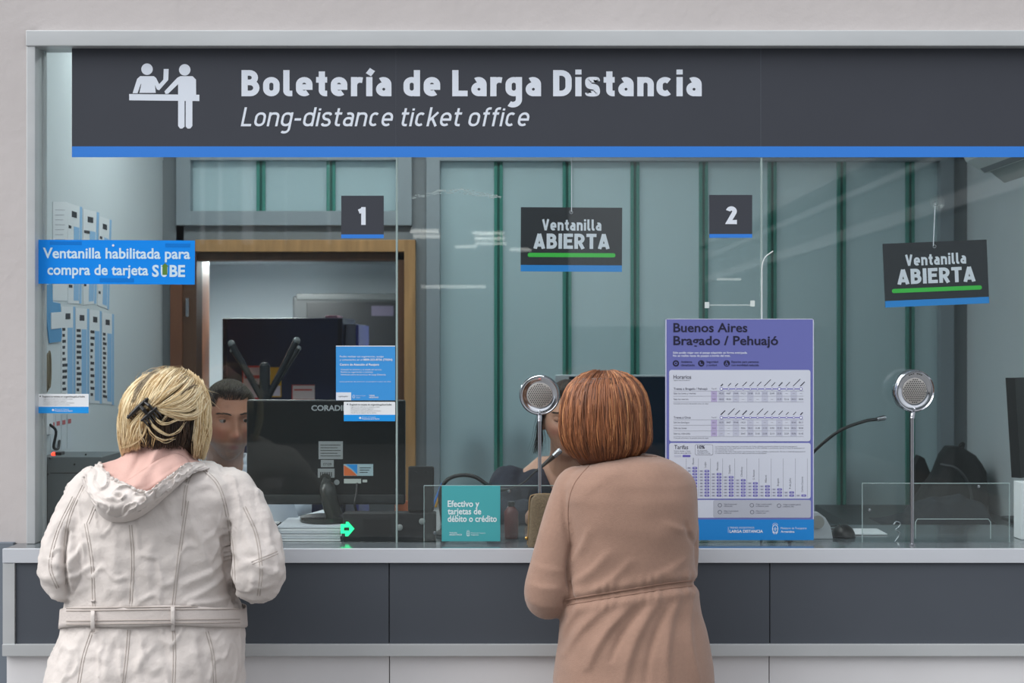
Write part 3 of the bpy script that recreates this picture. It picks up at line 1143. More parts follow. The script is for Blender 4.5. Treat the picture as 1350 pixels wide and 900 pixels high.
for j in range(10):
    x = 915.7 + 15.95 * j
    n = 10 - j
    for k in range(n):
        y = 652.8 - 4.03 * k
        s.rect('pill', m_pill, x - 3.1, y - 1.45, x + 3.1, y + 1.45, .0005, .8)
        s.rect('pill_print#%d' % j, m_pgrey, x - 1.6, y - .45, x + 1.6, y + .45, .0008)
        s.rect('pale_pill', m_pgrey, x - 10.4, y - 1.45, x - 4.4, y + 1.45, .0005, .8)
        s.rect('pale_pill_print#%d' % j, m_ink, x - 8.8, y - .4, x - 6, y + .4, .0008)
    s.text(T, m_navy, names[j], x - 1.0, 652.8 - 4.03 * n - .6, 2.4, x - 1.0 + len(names[j]) * 1.45, ang=PI / 2)
for cx, cy, a, e1, e2 in ((948.7, 665.5, 954, 971, 965), (990.8, 665.5, 996, 1017, 1013), (1026.6, 666, 1032, 1055, 1046), (948.7, 674.5, 954, 973, 964), (991.2, 674.5, 996, 1013, 1009)):
    s.ring('note_icon', m_ink, cx, cy, 2.7, .6, .0008, n=14)
    s.text(T, m_ink, 'Al llegar a la estación presentá', a, cy - .6, 1.8, e1, lift=.0008)
    s.text(T, m_ink, 'tu documento y pasaje', a, cy + 1.9, 1.8, e2, lift=.0008)
F_ = 'footer_lettering'
s.rect(F_, m_white, 959.6, 694, 960, 702, .0006)
s.text(F_, m_white, 'TRENES ARGENTINOS', 961.5, 696.2, 2.2, 994, lift=.0006)
s.text(F_, m_white, 'LARGA DISTANCIA', 961.5, 701.6, 3.6, 1005.5, off=.03, lift=.0006)
s.text(F_, m_white, 'Ministerio de Transporte', 1028.8, 697, 2.6, 1063, lift=.0006)
s.text(F_, m_white, 'Argentina', 1028.8, 701.6, 2.8, 1047, off=.02, lift=.0006)


def crest(s, m, cx, cy, k, lift=.0006):
    s.ring('crest', m, cx, cy, 4 * k, .9 * k, lift, 5.6 * k)
    s.line('crest', m, (cx - 2.6 * k, cy + .2 * k), (cx + 2.6 * k, cy + .2 * k), .7 * k, lift)
    s.line('crest', m, (cx, cy - 2.6 * k), (cx, cy + 3.4 * k), .8 * k, lift)
    for i in range(7):
        a = math.radians(200 + 140 * i / 6)
        s.line('crest', m, (cx + 3.0 * k * math.cos(a), cy - 4.2 * k + 2.6 * k * math.sin(a)), (cx + 4.0 * k * math.cos(a), cy - 4.2 * k + 3.6 * k * math.sin(a)), .6 * k, lift)
    for q in (-1, 1):
        s.line('crest', m, (cx + q * 3.6 * k, cy + 4 * k), (cx + q * .8 * k, cy + 7 * k), .9 * k, lift)


crest(s, m_white, 1021.6, 696.5, 1)
s.done()

m_teal = mat('teal_board', (70, 168, 174), .5)
s = Board('payment_sign', 582.5, 640, 659.5, 713, -.03, .004, m_teal, 'square teal sign about cash and card payment standing on the ledge', 'sign')
L_ = mat('teal_letters', (224, 238, 242), .5)
s.text('lettering', L_, 'Efectivo y', 590.3, 667.5, 8.0, 632, off=.022)
s.text('lettering', L_, 'tarjetas de', 590.3, 677.4, 8.0, 634.5, off=.022)
s.text('lettering', L_, 'débito o crédito', 590.3, 687.2, 8.0, 655, off=.022)
s.text('small_lettering', L_, 'TRENES', 592.3, 702.6, 1.6, 602.5, off=.01)
s.text('small_lettering', L_, 'ARGENTINOS', 592.3, 705.2, 1.8, 609, off=.02)
s.text('small_lettering', L_, 'Ministerio de Transporte', 621, 702.8, 1.6, 640)
s.text('small_lettering', L_, 'Argentina', 621, 705.2, 1.6, 631, off=.01)
crest(s, L_, 617.3, 702.6, .55)
s.done()
# ------------------------------------------------------------------ things in the ticket office
ZW = ZL - .006                                 # worktop behind the glass


def thing(name, loc, label, cat, group=None):
    """an Empty at the thing's base; parts given in world coordinates are hung under it"""
    e = empty(name, loc, label, cat, group)
    e['_inv'] = 1
    del e['_inv']
    return e


def part(bb, name, m, e, smooth=40, up=None):
    o = bb.build(name, m, None, smooth)
    o.parent = up or e
    o.matrix_parent_inverse = Matrix.Translation(-Vector(e.location))
    if up is not None:
        o.matrix_parent_inverse = Matrix.Identity(4)
    return o


def LW(px, py):
    """point on the left office wall"""
    k = XL / (px - 675)
    return Vector((XL, k * F + CY, CZ - (py - 450) * k))


m_lblue = mat('list_blue', (150, 196, 236), .6)
m_ink2 = mat('list_ink', (48, 52, 60), .6)
LISTS = [
    ((69, 266), (88.5, 266), (88.5, 396), (69, 396), 0, 'faint printed sheet at the upper left of the papers on the left wall'),
    ((88.5, 267), (107.5, 273), (106.5, 400), (89, 400), 5, 'first blue-edged price list in the upper row on the left wall'),
    ((109, 275), (130, 280), (126, 400), (109, 402), 4, 'second blue-edged price list in the upper row on the left wall'),
    ((130.5, 285), (146.5, 290), (143, 408), (128, 402), 6, 'last blue-edged price list in the upper row, nearest the dark post'),
    ((80.5, 404), (98.5, 404), (98.5, 530), (80.5, 532), 12, 'first blue-edged price list in the lower row on the left wall'),
    ((99.3, 406), (116.8, 407), (116.8, 531), (99.3, 531), 13, 'second blue-edged price list in the lower row on the left wall'),
    ((117.6, 408), (133.3, 410), (133.3, 532), (117.6, 531), 11, 'third blue-edged price list in the lower row on the left wall'),
    ((134.2, 412), (149.5, 414), (149.5, 534), (134.2, 531), 14, 'last blue-edged price list in the lower row, nearest the dark post'),
]
for li, (a, b_, c, d, n, lab) in enumerate(LISTS):
    q = [LW(*p) for p in (a, b_, c, d)]
    o0 = (q[2] + q[3]) / 2
    e = thing('price_list', o0, lab, 'paper', 'price lists taped to the left wall')

    def qq(u, v, lift):
        return q[0].lerp(q[1], u).lerp(q[3].lerp(q[2], u), v) + Vector((lift, 0, 0))

    def patch(bb, u0, u1, v0, v1, l0, l1):
        k = [qq(u, v, l) for l in (l0, l1) for u, v in ((u0, v0), (u1, v0), (u1, v1), (u0, v1))]
        bb.add(k, [(0, 1, 2, 3), (4, 5, 6, 7), (0, 1, 5, 4), (1, 2, 6, 5), (2, 3, 7, 6), (3, 0, 4, 7)])
    bb = MB()
    patch(bb, 0, 1, 0, 1, .0004, .0016)
    part(bb, 'sheet', m_paper, e, 0)
    if n:
        bb = MB()
        patch(bb, .42, .80, .22, .97, .0016, .0020)
        patch(bb, .84, 1, .0, 1, .0016, .0020)
        part(bb, 'blue_column', m_lblue, e, 0)
        bb = MB()
        rr_ = random.Random(li)
        patch(bb, .28, .62, .07, .13, .0016, .0024)
        for k in range(n):
            v = .22 + .74 * k / n
            patch(bb, .06, .06 + rr_.uniform(.14, .36), v, v + .030, .0016, .0024)
        part(bb, 'print_mark', m_ink2, e, 0)
    else:
        bb = MB()
        for k in range(9):
            patch(bb, .15, .8 - .06 * (k % 3), .08 + .05 * k, .085 + .05 * k, .0016, .0022)
        part(bb, 'print_mark', m_line, e, 0)


def wallbox(name, m, pts, thick, label, cat):
    q = [LW(*p) for p in pts]
    bb = MB()
    n = len(q)
    vs = [p + Vector((.0005, 0, 0)) for p in q] + [p + Vector((thick, 0, 0)) for p in q]
    bb.add(vs, [tuple(range(n)), tuple(range(n, 2 * n))] + [(i, (i + 1) % n, n + (i + 1) % n, n + i) for i in range(n)])
    return tag(bb.build(name, m, smooth=0), label, cat)


wallbox('paper_scrap', mat('scrap_blue', (96, 160, 208), .6), [(60, 376), (67, 372), (68, 398), (78, 400), (80, 440), (79, 450), (64, 452), (60, 420)], .004, 'torn blue paper hanging on the left wall under the sky blue notice', 'paper')
wallbox('paper_scrap', m_paper, [(65, 412), (79, 411), (79, 432), (65, 434)], .006, 'small white ticket pinned over the torn blue paper', 'paper')
bb = MB()
c0 = LW(57, 495)
for k in range(4):
    pts = [c0 + Vector((.006 + .004 * k, .018 * math.cos(a) * (1 - .1 * k), .052 * math.sin(a) + .006 * k)) for a in [2 * PI * i / 22 for i in range(23)]]
    bb.tube(pts, .0022, 6, cap=False)
tag(bb.build('coiled_cord', mat('old_cord', (150, 138, 116), .7)), 'coiled pale brown cord hanging on the left wall beside the window frame', 'cord')
s0 = LW(60, 573)
e = thing('wall_socket', s0, 'small white wall socket with a plugged cable on the left wall', 'socket')
bb = MB()
bb.box(XL + .0005, XL + .012, s0.y - .035, s0.y + .035, s0.z, s0.z + .075, .003)
part(bb, 'socket_plate', m_paper, e)
bb = MB()
bb.tube(catmull([s0 + Vector((.012, 0, .03)), s0 + Vector((.03, 0, .01)), s0 + Vector((.02, .01, -.035)), s0 + Vector((.012, .08, -.045)), s0 + Vector((.004, .12, -.025))], 5), .004, 8)
part(bb, 'plug_cable', m_black2, e)
for i, x in enumerate((66, 73, 80.5, 88)):
    q = wallbox('paper_slip', mat('slip_white', (214, 222, 228), .7), [(x, 548 - i), (x + 6.2, 548 - i), (x + 6.2, 594 - i), (x, 594 - i)], .0012, ('first', 'second', 'third', 'fourth')[i] + ' narrow white slip with red marks, counted from the window frame on the left wall', 'paper')
    q['group'] = 'narrow slips on the left wall'
    a, b_ = LW(x + 1, 557 - 1.5 * i), LW(x + 5, 562 - 1.5 * i)
    bb = MB()
    bb.box(XL + .0012, XL + .002, a.y, b_.y, b_.z, a.z)
    part(bb, 'red_mark', mat('slip_red', (196, 110, 112), .7), q, 0).matrix_parent_inverse = Matrix.Identity(4)

# grey computer case
m_case = mat('case_grey', (92, 100, 102), .5, var=.06)
x0, zt = P(52, 602, .14)
x1, _ = P(134, 0, .14)
e = thing('computer_case', ((x0 + x1) / 2, .24, ZW), 'grey metal computer case with a red light on the worktop beside the left wall', 'computer')
bb = MB()
bb.box(x0, x1, .14, .34, ZW + .0005, zt, .004)
part(bb, 'case', m_case, e)
bb = MB()
bb.box(x0 + .006, x0 + .022, .138, .141, ZW + .03, zt - .02)
bb.box(x0 + .03, x1 - .008, .138, .141, zt - .045, zt - .043)
part(bb, 'panel_gap', m_seam, e, 0)
bb = MB()
cx, cz = P(71, 598.5, .2)
bb.ell((cx, .2, cz), (.007, .007, .006), nu=10, nv=8)
part(bb, 'red_light', mat('led_red', (255, 60, 40), .4, emit=(255, 50, 30), estr=4), e)
bb = MB()
bb.box(cx + .004, cx + .022, .195, .23, zt, zt + .009, .002)
part(bb, 'light_base', m_black, e)
bb = MB()
for p in ((63, 625), (66, 604), (113, 599), (98, 612)):
    q = V3(*p, .139)
    bb.ell(q, .003, nu=8, nv=6)
part(bb, 'screw_head', m_black, e)
bb = MB()
bb.tube([V3(43.5, 712, .1) + Vector((0, 0, 0)), V3(50, 632, .1)], .0035, 8)
o = tag(bb.build('metal_rod', m_steel), 'thin metal rod leaning against the grey computer case', 'rod')

# monitor seen from behind
Y = .22
xa, za = P(325, 527, Y)
xb, zb = P(534, 665, Y)
e = thing('computer_monitor', ((xa + xb) / 2, Y + .04, ZW), 'large black computer monitor seen from behind with CORADIR lettering and stickers', 'monitor')
bb = MB()
bb.box(xa, xb, Y, Y + .028, zb, za, .006, seg=3)
shell = part(bb, 'back_shell', mat('monitor_black', (20, 25, 27), .35, spec=.35), e)
bb = MB()
bb.box(xa + .012, xb - .012, Y + .0281, Y + .0285, zb + .016, za - .012)
part(bb, 'screen', mat('screen_glow', (60, 80, 100), .2, emit=(150, 180, 210), estr=.5), e)
bb = MB()
bb.box(xa + .004, xb - .004, Y - .006, Y + .001, zb + .004, zb + .028, .002)
part(bb, 'lower_bar', mat('monitor_bar', (50, 54, 56), .35), e)
bb = MB()
nx, nz = P(434, 632, Y - .02)
pr = [(nx - .012, Y - .012, nz), (nx - .004, Y - .03, nz - .02), (nx + .004, Y - .034, nz - .06), (nx + .016, Y - .03, P(0, 691, .1)[1] + .012)]
bb.tube(catmull(pr, 5), [.012 + .012 * min(1, i / 6) for i in range(16)], 14, flat=.8)
bb.tube([(nx - .012, Y - .012, nz), (nx - .012, Y + .005, nz)], .016, 14)
part(bb, 'stand_neck', mat('stand_gloss', (52, 56, 54), .18), e)
bb = MB()
cx = P(431, 0, .18)[0]
zb2 = P(0, 691, .1)[1]
bb.prism([(cx + .074 * math.cos(a), .078 * math.sin(a)) for a in [2 * PI * i / 36 for i in range(36)]], 0, .012)
for i in range(len(bb.v)):
    x, y, z = bb.v[i]
    bb.v[i] = (x, .182 + z, zb2 + .001 + y)
part(bb, 'stand_base', MATS['stand_gloss'], e)
sb = Board('lettering_carrier', 325, 527, 534, 665, Y - .0002, .0001, MATS['monitor_black'], None, None)
for k_ in ('label', 'category'):
    if k_ in sb.o:
        del sb.o[k_]
sb.o.name = 'printed_plate'
sb.text('lettering', mat('grey_letters', (170, 176, 180), .5), 'CORADIR', 410.5, 541, 6.8, 459, off=.03)
sb.rect('label', mat('label_grey', (150, 156, 158), .6), 420, 581.5, 452, 605)
sb.rect('label', MATS['label_grey'], 423, 606, 440, 615.5)
sb.rect('label', MATS['label_grey'], 419, 617.5, 441, 629.5)
for i in range(5):
    sb.rect('label_print', m_seam, 422.5, 586 + 3.6 * i, 449 - 4 * (i % 2), 586.8 + 3.6 * i, .0006)
sb.text('label_print', m_seam, '07/09', 426, 613.5, 3.5, 437, lift=.0006)
for i in range(7):
    sb.rect('label_print', m_seam, 422 + 2.4 * i, 622, 423.2 + 2.4 * i, 628, .0006)
sb.rect('sticker', mat('sticker_pale', (170, 196, 204), .5), 453, 611.5, 492, 627)
sb.poly('sticker_orange', mat('sticker_orange', (226, 112, 52), .5), [(453.3, 613), (463, 619), (471, 626.7), (453.3, 626.7)], .0006)
sb.poly('sticker_blue', m_sblue, [(456, 612), (471, 612), (471, 625), (464, 618)], .0006)
for i in range(3):
    sb.rect('label_print', m_seam, 474, 616 + 3 * i, 489 - i * 2, 616.9 + 3 * i, .0006)
sb.rect('vent_slot', m_seam, 346, 630, 372, 642, .0002)
sb.disc('seal', MATS['label_grey'], 444, 635.5, 3.6)
sb.rect('port', mat('port_white', (196, 204, 200), .5), 453.5, 631, 476, 637)
sb.rect('port', MATS['port_white'], 478, 632, 484, 635.5)
o = sb.done()
o.parent = shell
o.matrix_parent_inverse = Matrix.Translation(-Vector((0, 0, 0)))
for ch in list(o.children):
    ch.parent = shell
    ch.matrix_world = o.matrix_basis.copy()
    ch.matrix_parent_inverse = o.matrix_basis.copy()
    ch.matrix_basis = Matrix.Identity(4)
bpy.data.objects.remove(o)
bb = MB()
bb.tube(catmull([V3(471, 637, Y - .004), V3(470, 650, Y - .02), V3(468, 668, Y - .03), V3(478, 690, Y + .01), V3(484, 700, Y + .05)], 6), .0035, 8)
part(bb, 'power_cable', m_black, e)

# papers
m_pap2 = mat('paper_cool', (206, 212, 220), .7)
xa, zt = P(366, 693, .07)
xb, _ = P(450, 0, .07)
e = thing('paper_stack', ((xa + xb) / 2, .17, ZW), 'thick stack of white forms under the foot of the black monitor', 'paper')
for i in range(6):
    bb = MB()
    z0 = ZW + .0004 + (zb2 - ZW - .001) / 6 * i
    d = random.uniform(-.004, .004)
    bb.box(xa + d, xb + d, .07 + d * .5, .275 + d, z0, z0 + (zb2 - ZW - .001) / 6 - .0008, .0008, mtx=None)
    part(bb, 'bundle', m_pap2 if i % 2 else m_paper, e)
bb = MB()
A, B_, C_, D_ = V3(385, 689, .30), V3(428, 676, .31), V3(428, 671, .42), V3(388, 682, .42)
bb.grid([[A, (A + B_) / 2 + Vector((0, 0, .001)), B_], [D_, (C_ + D_) / 2, C_]])
bb.grid([[p + Vector((0, 0, -.003)) for p in (A, (A + B_) / 2, B_)], [p + Vector((0, 0, -.003)) for p in (D_, (C_ + D_) / 2, C_)]])
bb.add([A, B_, A + Vector((0, 0, -.003)), B_ + Vector((0, 0, -.003))], [(0, 1, 3, 2)])
bb.box(min(A.x, D_.x), B_.x, .30, .42, ZW + .0005, D_.z - .014, .002)
tag(bb.build('paper_sheet', m_paper, smooth=0), 'tilted white sheets on a pad beside the foot of the black monitor', 'paper')
bb = MB()
q = [V3(326, 664, .34), V3(388, 664, .34), V3(399, 703, .31), V3(326, 703, .31)]
q[2].z = q[3].z = ZW + .001
bb.add(q + [p + Vector((0, .004, 0)) for p in q], [(0, 1, 2, 3), (4, 5, 6, 7), (0, 1, 5, 4), (1, 2, 6, 5), (2, 3, 7, 6), (3, 0, 4, 7)])
tag(bb.build('document_holder', m_pap2, smooth=0), 'white document sheet propped upright below the monitor and beside the stack', 'paper')
bb = MB()
xa, zt = P(330, 693, .06)
xb, _ = P(364, 0, .06)
bb.box(xa, xb, .06, .16, ZW + .0005, zt, .003)
tag(bb.build('black_keyboard_box', m_black, smooth=40), 'low black box on the worktop beside the stack of white forms', 'device')

# card validator with a green arrow
xa, zt = P(452, 676, .045)
xb, _ = P(574, 0, .045)
e = thing('card_reader', ((xa + xb) / 2, .1, ZW), 'low black card reader with a glowing green arrow behind the glass joint', 'device')
bb = MB()
bb.box(xa, xb, .045, .098, ZW + .0005, zt, .004)
part(bb, 'housing', m_black2, e)
bb = MB()
bb.box(P(478, 0, .044)[0], P(515, 0, .044)[0], .0435, .046, P(0, 707, .044)[1], P(0, 684, .044)[1])
part(bb, 'front_window', m_black, e, 0)
bb = MB()
Yg = .040
ar = [(449, 691), (456, 691), (456, 688), (459, 688), (467, 697), (459, 706.5), (455, 706.5), (455, 703), (449, 703)]
hole = [(453.5, 695), (460.5, 695), (460.5, 699), (453.5, 699)]
bb.prism([P(*p, Yg) for p in ar], Yg, Yg + .005)
part(bb, 'green_arrow', mat('led_green', (40, 255, 160), .4, emit=(30, 250, 150), estr=1.3), e, 0)
bb = MB()
bb.prism([P(*p, Yg) for p in hole], Yg - .001, Yg + .001)
part(bb, 'arrow_slot', m_seam, e, 0)
for p in ((527, 695), (556.5, 687)):
    bb = MB()
    bb.lathe([(.0085, 0), (.0085, .002), (.006, .004), (.002, .0045)], 18, 0, Matrix.Translation(V3(*p, .0445)) @ Matrix.Rotation(PI / 2, 4, 'X'))
    part(bb, 'screw_cap', mat('cap_grey', (150, 156, 156), .4), e)
xa, zt = P(538, 616, .06)
xb, z0 = P(571, 676, .045)
e = thing('payment_terminal', ((xa + xb) / 2, .07, z0), 'upright black payment terminal standing on the low black card reader', 'device')
bb = MB()
bb.box(-.034, .034, -.016, .016, 0, zt - z0, .004, mtx=Matrix.Translation(((xa + xb) / 2, .07, z0 + .002)) @ Matrix.Rotation(-.12, 4, 'X'))
part(bb, 'body', m_black, e)
for p in ((548, 623), (562, 622)):
    bb = MB()
    bb.lathe([(.004, 0), (.004, .002)], 12, 0, Matrix.Translation(V3(*p, .042)) @ Matrix.Rotation(PI / 2, 4, 'X'))
    part(bb, 'screw_head', m_black2, e)

e = thing('pen_holder', V3(529, 700, .3) * 1.0, 'orange pen holder with pencils behind the glass joint', 'holder')
e.location.z = ZW
bb = MB()
xa, zt = P(529, 660, .3)
bb.lathe([(.018, ZW + .0005), (.019, zt), (.016, zt), (.015, zt - .02)], 18, 0, Matrix.Translation((xa, .3, 0)))
part(bb, 'cup', mat('cup_orange', (216, 120, 76), .5), e)
for i, (dx, c) in enumerate(((-.006, (230, 196, 170)), (.002, (206, 180, 150)), (.008, (214, 120, 100)))):
    bb = MB()
    bb.tube([(xa + dx * .5, .3, zt - .04), (xa + dx * 1.4, .302, P(0, 648 + 2 * i, .3)[1])], .0035, 6)
    part(bb, 'pencil', mat('pencil_%d' % i, c, .5), e)
e = thing('pen_tray', V3(574, 705, .07), 'white upright pen tray with a blue and a yellow pen beside the teal sign', 'holder')
e.location.z = ZW
bb = MB()
xa, zt = P(569, 662, .26)
xb, _ = P(580, 0, .26)
bb.box(xa, xb, .26, .30, ZW + .0005, zt, .002)
part(bb, 'tray', m_paper, e)
for (p, q_, c) in (((571, 668), (583.5, 637), (40, 120, 210)), ((574, 668), (582, 643), (226, 170, 50))):
    bb = MB()
    bb.tube([V3(*p, .255), V3(*q_, .25)], .0045, 8)
    part(bb, 'pen', mat('pen_%d' % c[0], c, .4), e)

# microphones on bent necks
for nm, pts, rad, head, base, lab in (
        ('l', [(586, 700, .2), (580, 655, .2), (588, 634, .2), (605, 626.5, .2), (625, 628, .2), (643, 639, .2), (656, 645, .2), (672, 644, .2), (690, 636, .2), (705, 622, .2), (722, 608, .2)], None, ((722, 608), (738, 594)), (586, .2), 'long bent black gooseneck microphone reaching from behind the teal sign to the clerk'),
        ('r', [(1040, 700, .2), (1046, 640, .2), (1064, 606, .2), (1085, 584, .2), (1110, 566, .2), (1140, 555, .2), (1156, 552.5, .2)], None, ((1156, 552.5), (1168, 550)), (1040, .2), 'black gooseneck microphone arching out from behind the lilac poster')):
    bxx = P(base[0], 0, base[1])[0]
    e = thing('gooseneck_microphone', (bxx, base[1], ZW), lab, 'microphone', 'gooseneck microphones on the worktop')
    bb = MB()
    c = catmull([V3(*p) for p in pts], 6)
    n = len(c)
    if nm == 'l':
        bb.tube(c, [.0055 if i < n * .62 else .0055 - .003 * min(1, (i - n * .62) / 4) for i in range(n)], 8)
    else:
        bb.tube(c, .0045, 8)
    part(bb, 'neck', m_black, e)
    A, B_ = V3(*head[0], .2), V3(*head[1], .2)
    bb = MB()
    if nm == 'l':
        bb.tube([A.lerp(B_, -.9), A.lerp(B_, .5)], [.0035, .0075], 10)
        part(bb, 'grip', m_black, e)
        bb = MB()
        bb.tube([A.lerp(B_, .5), B_, B_.lerp(A, -.1)], [.0075, .0085, .006], 10)
    else:
        bb.tube([A, A.lerp(B_, .8), B_], [.0065, .0075, .005], 10)
    part(bb, 'capsule', m_steel, e)
    bb = MB()
    bb.lathe([(.035, ZW + .0004), (.035, ZW + .006), (.012, ZW + .016), (.008, ZW + .03)], 20, 0, Matrix.Translation((bxx, base[1], 0)))
    part(bb, 'foot', m_black, e)

# chrome intercom microphones on poles
for (cx, cy, r, pb, Y, tw, lab) in ((711.5, 520.5, 27, 716, -.05, 0.0, 'round chrome intercom speaker on a pole beside the red-haired woman'), (1205, 515, 28.5, 718, -.05, .22, 'round chrome intercom speaker on a pole in front of the right clear shield')):
    x, z = P(cx, cy, Y)
    bx_ = x if tw == 0 else P(1202.5, 0, Y)[0]
    e = thing('intercom_speaker', (bx_, Y, ZL), lab, 'intercom', 'chrome intercoms on the ledge')
    k = (Y - CY) / F
    R_ = r * k
    M = Matrix.Translation((x, Y, z)) @ Matrix.Rotation(tw, 4, 'Z') @ Matrix.Rotation(.06, 4, 'X') @ Matrix.Rotation(PI / 2, 4, 'X')
    bb = MB()
    bb.lathe([(R_ * .55, -.030), (R_ * .86, -.026), (R_ * .985, -.016), (R_, -.004), (R_ * .985, .004), (R_ * .94, .009), (R_ * .90, .006), (R_ * .86, .0065), (R_ * .72, .0035), (R_ * .66, .002), (R_ * .62, .0022)], 48, 0, M)
    part(bb, 'housing', m_chrome, e)
    bb = MB()
    bb.lathe([(R_ * .62, .0023), (R_ * .60, .0045), (R_ * .40, .0065), (.0005, .0075)], 32, 0, M)
    part(bb, 'grille', mat('grille_steel', (196, 192, 188), .4, .6), e)
    bb = MB()
    n = 6
    for i in range(-n, n + 1):
        for j in range(-n, n + 1):
            u, v = (i + .5 * (j % 2)) / n, j * .87 / n
            d = math.hypot(u, v)
            if d < .93:
                h_ = float(np.interp(d * .6, [0, .4, .6], [.0075, .0065, .0045])) + .0001
                bb.lathe([(R_ * .034, h_ - .0006), (R_ * .032, h_ + .0004)], 6, 0, M @ Matrix.Translation((u * R_ * .6, v * R_ * .6, 0)))
    part(bb, 'grille_perforation', m_seam, e, 0)
    bb = MB()
    bb.lathe([(.0035, 0.003), (.0035, .010), (.002, .0125)], 12, 0, M @ Matrix.Translation((0, -R_ * .80, 0)))
    part(bb, 'knob', m_chrome, e)
    if tw:
        bb = MB()
        for i in range(7):
            if i == 3:
                continue
            a = PI / 2 + (i - 3) * .13
            bb.box(-.0016, .0016, -.0012, .0012, .0048, .0066, mtx=M @ Matrix.Translation((R_ * .80 * math.cos(a), R_ * .80 * math.sin(a), 0)))
        part(bb, 'front_print', m_seam, e, 0)
    else:
        bb = MB()
        bb.ell(M @ Vector((0, R_ * .80, .0055)), (.004, .002, .002), nu=10, nv=8)
        part(bb, 'indicator', mat('led_pink', (220, 130, 130), .3), e)
    bb = MB()
    zt = z - R_ + .004
    bb.tube([(bx_, Y, ZL + .001), (bx_, Y, zt - .012)], .0046, 14)
    bb.tube([(bx_, Y, zt - .02), (x, Y + .006, zt + .004)], [.006, .0065], 12)
    part(bb, 'pole', m_steel, e)
    bb = MB()
    bb.lathe([(.0085, ZL + .0004), (.0085, ZL + .003), (.006, ZL + .005)], 18, 0, Matrix.Translation((bx_, Y, 0)))
    part(bb, 'foot', m_steel, e)

# clear shields behind the hatches
for (px0, px1, py0, lab) in ((559, 730, 640, 'clear acrylic shield behind the teal sign'), (1137, 1331, 637, 'clear acrylic shield with a paying slot behind the right pole intercom')):
    Y = .022
    xa, zt = P(px0, py0, Y)
    xb, _ = P(px1, 0, Y)
    e = thing('acrylic_shield', ((xa + xb) / 2, Y, ZW), lab, 'shield', 'clear shields on the worktop')
    bb = MB()
    bb.box(xa, xb, Y, Y + .005, ZW + .0004, zt, .0008, seg=1)
    part(bb, 'sheet', m_acr, e, 0)
    bb = MB()
    if px0 > 1000:
        c = [V3(1207, 710, Y - .001), V3(1207, 688, Y - .001), V3(1209.5, 684, Y - .001), V3(1303, 684, Y - .001), V3(1306, 688, Y - .001), V3(1306, 710, Y - .001)]
        bb.tube(c, .0011, 6)
    bb.tube([(xa, Y + .002, zt), (xb, Y + .002, zt)], .0012, 6)
    bb.tube([(xb, Y + .002, ZW + .001), (xb, Y + .002, zt)], .0012, 6)
    bb.tube([(xa, Y + .002, ZW + .001), (xa, Y + .002, zt)], .0012, 6)
    part(bb, 'cut_edge', mat('acrylic_edge', (176, 192, 194), .3), e)
    bb = MB()
    for p in (((573, 702), (671, 647)) if px0 < 1000 else ((1146, 672), (1290, 641))):
        bb.lathe([(.0045, 0), (.004, .003), (.001, .004)], 12, 0, Matrix.Translation(V3(*p, Y - .001)) @ Matrix.Rotation(PI / 2, 4, 'X'))
    part(bb, 'fixing_screw', m_steel, e)

# bottle behind the shield, woven bag on the ledge
x, _ = P(674, 0, .13)
e = thing('bottle', (x, .13, ZW), 'dark red bottle behind the clear shield beside the woven bag', 'bottle')
bb = MB()
zt = P(0, 668, .13)[1]
bb.lathe([(.018, ZW + .0005), (.0195, ZW + .004), (.0195, zt - .012), (.012, zt - .002), (.008, zt + .002)], 20, 0, Matrix.Translation((x, .13, 0)))
part(bb, 'flask', mat('bottle_red', (96, 48, 48), .25), e)
bb = MB()
bb.lathe([(.0095, zt + .002), (.0095, zt + .014), (.008, zt + .015)], 16, 0, Matrix.Translation((x, .13, 0)))
part(bb, 'cap', m_black, e)
e = thing('woven_bag', (P(716, 0, -.07)[0], -.07, ZL), 'olive brown woven handbag standing on the ledge by the red-haired woman', 'bag')
bb = MB()
rg = []
xc, _ = P(719, 0, -.07)
zt = P(0, 651.5, -.08)[1]
for i in range(13):
    t = i / 12
    z = ZL + .0006 + t * (zt - ZL)
    w = .046 - .006 * t - (.012 * max(0, (t - .85) / .15) ** 2)
    d = .020 - .010 * t - (.004 * max(0, (t - .85) / .15) ** 2)
    rg.append([(xc + w * math.copysign(abs(math.cos(a)) ** .5, math.cos(a)) + .002 * t, -.075 + d * math.copysign(abs(math.sin(a)) ** .6, math.sin(a)), z) for a in [2 * PI * j / 28 for j in range(28)]])
bb.rings(rg)
part(bb, 'bag_body', mat('woven_olive', (104, 92, 72), .8, var=.2, scale=220, bump=.8, bscale=350), e, 60)
bb = MB()
w_ = [(xc + .0395 * s_, -.075, ZL + .004 + (zt - ZL - .006) * t) for s_, t in ((-1.17, .0), (-1.12, .3), (-1.08, .6), (-1.02, .92), (-.8, 1.0), (0, 1.02), (.8, 1.0))]
bb.tube(catmull(w_, 4), .0022, 6)
part(bb, 'piping', mat('bag_piping', (128, 106, 74), .6), e)
bb = MB()
bb.ell((xc - .049, -.08, ZL + .022), .0045, nu=12, nv=8)
part(bb, 'clasp', mat('brass', (200, 160, 90), .3, .9), e)

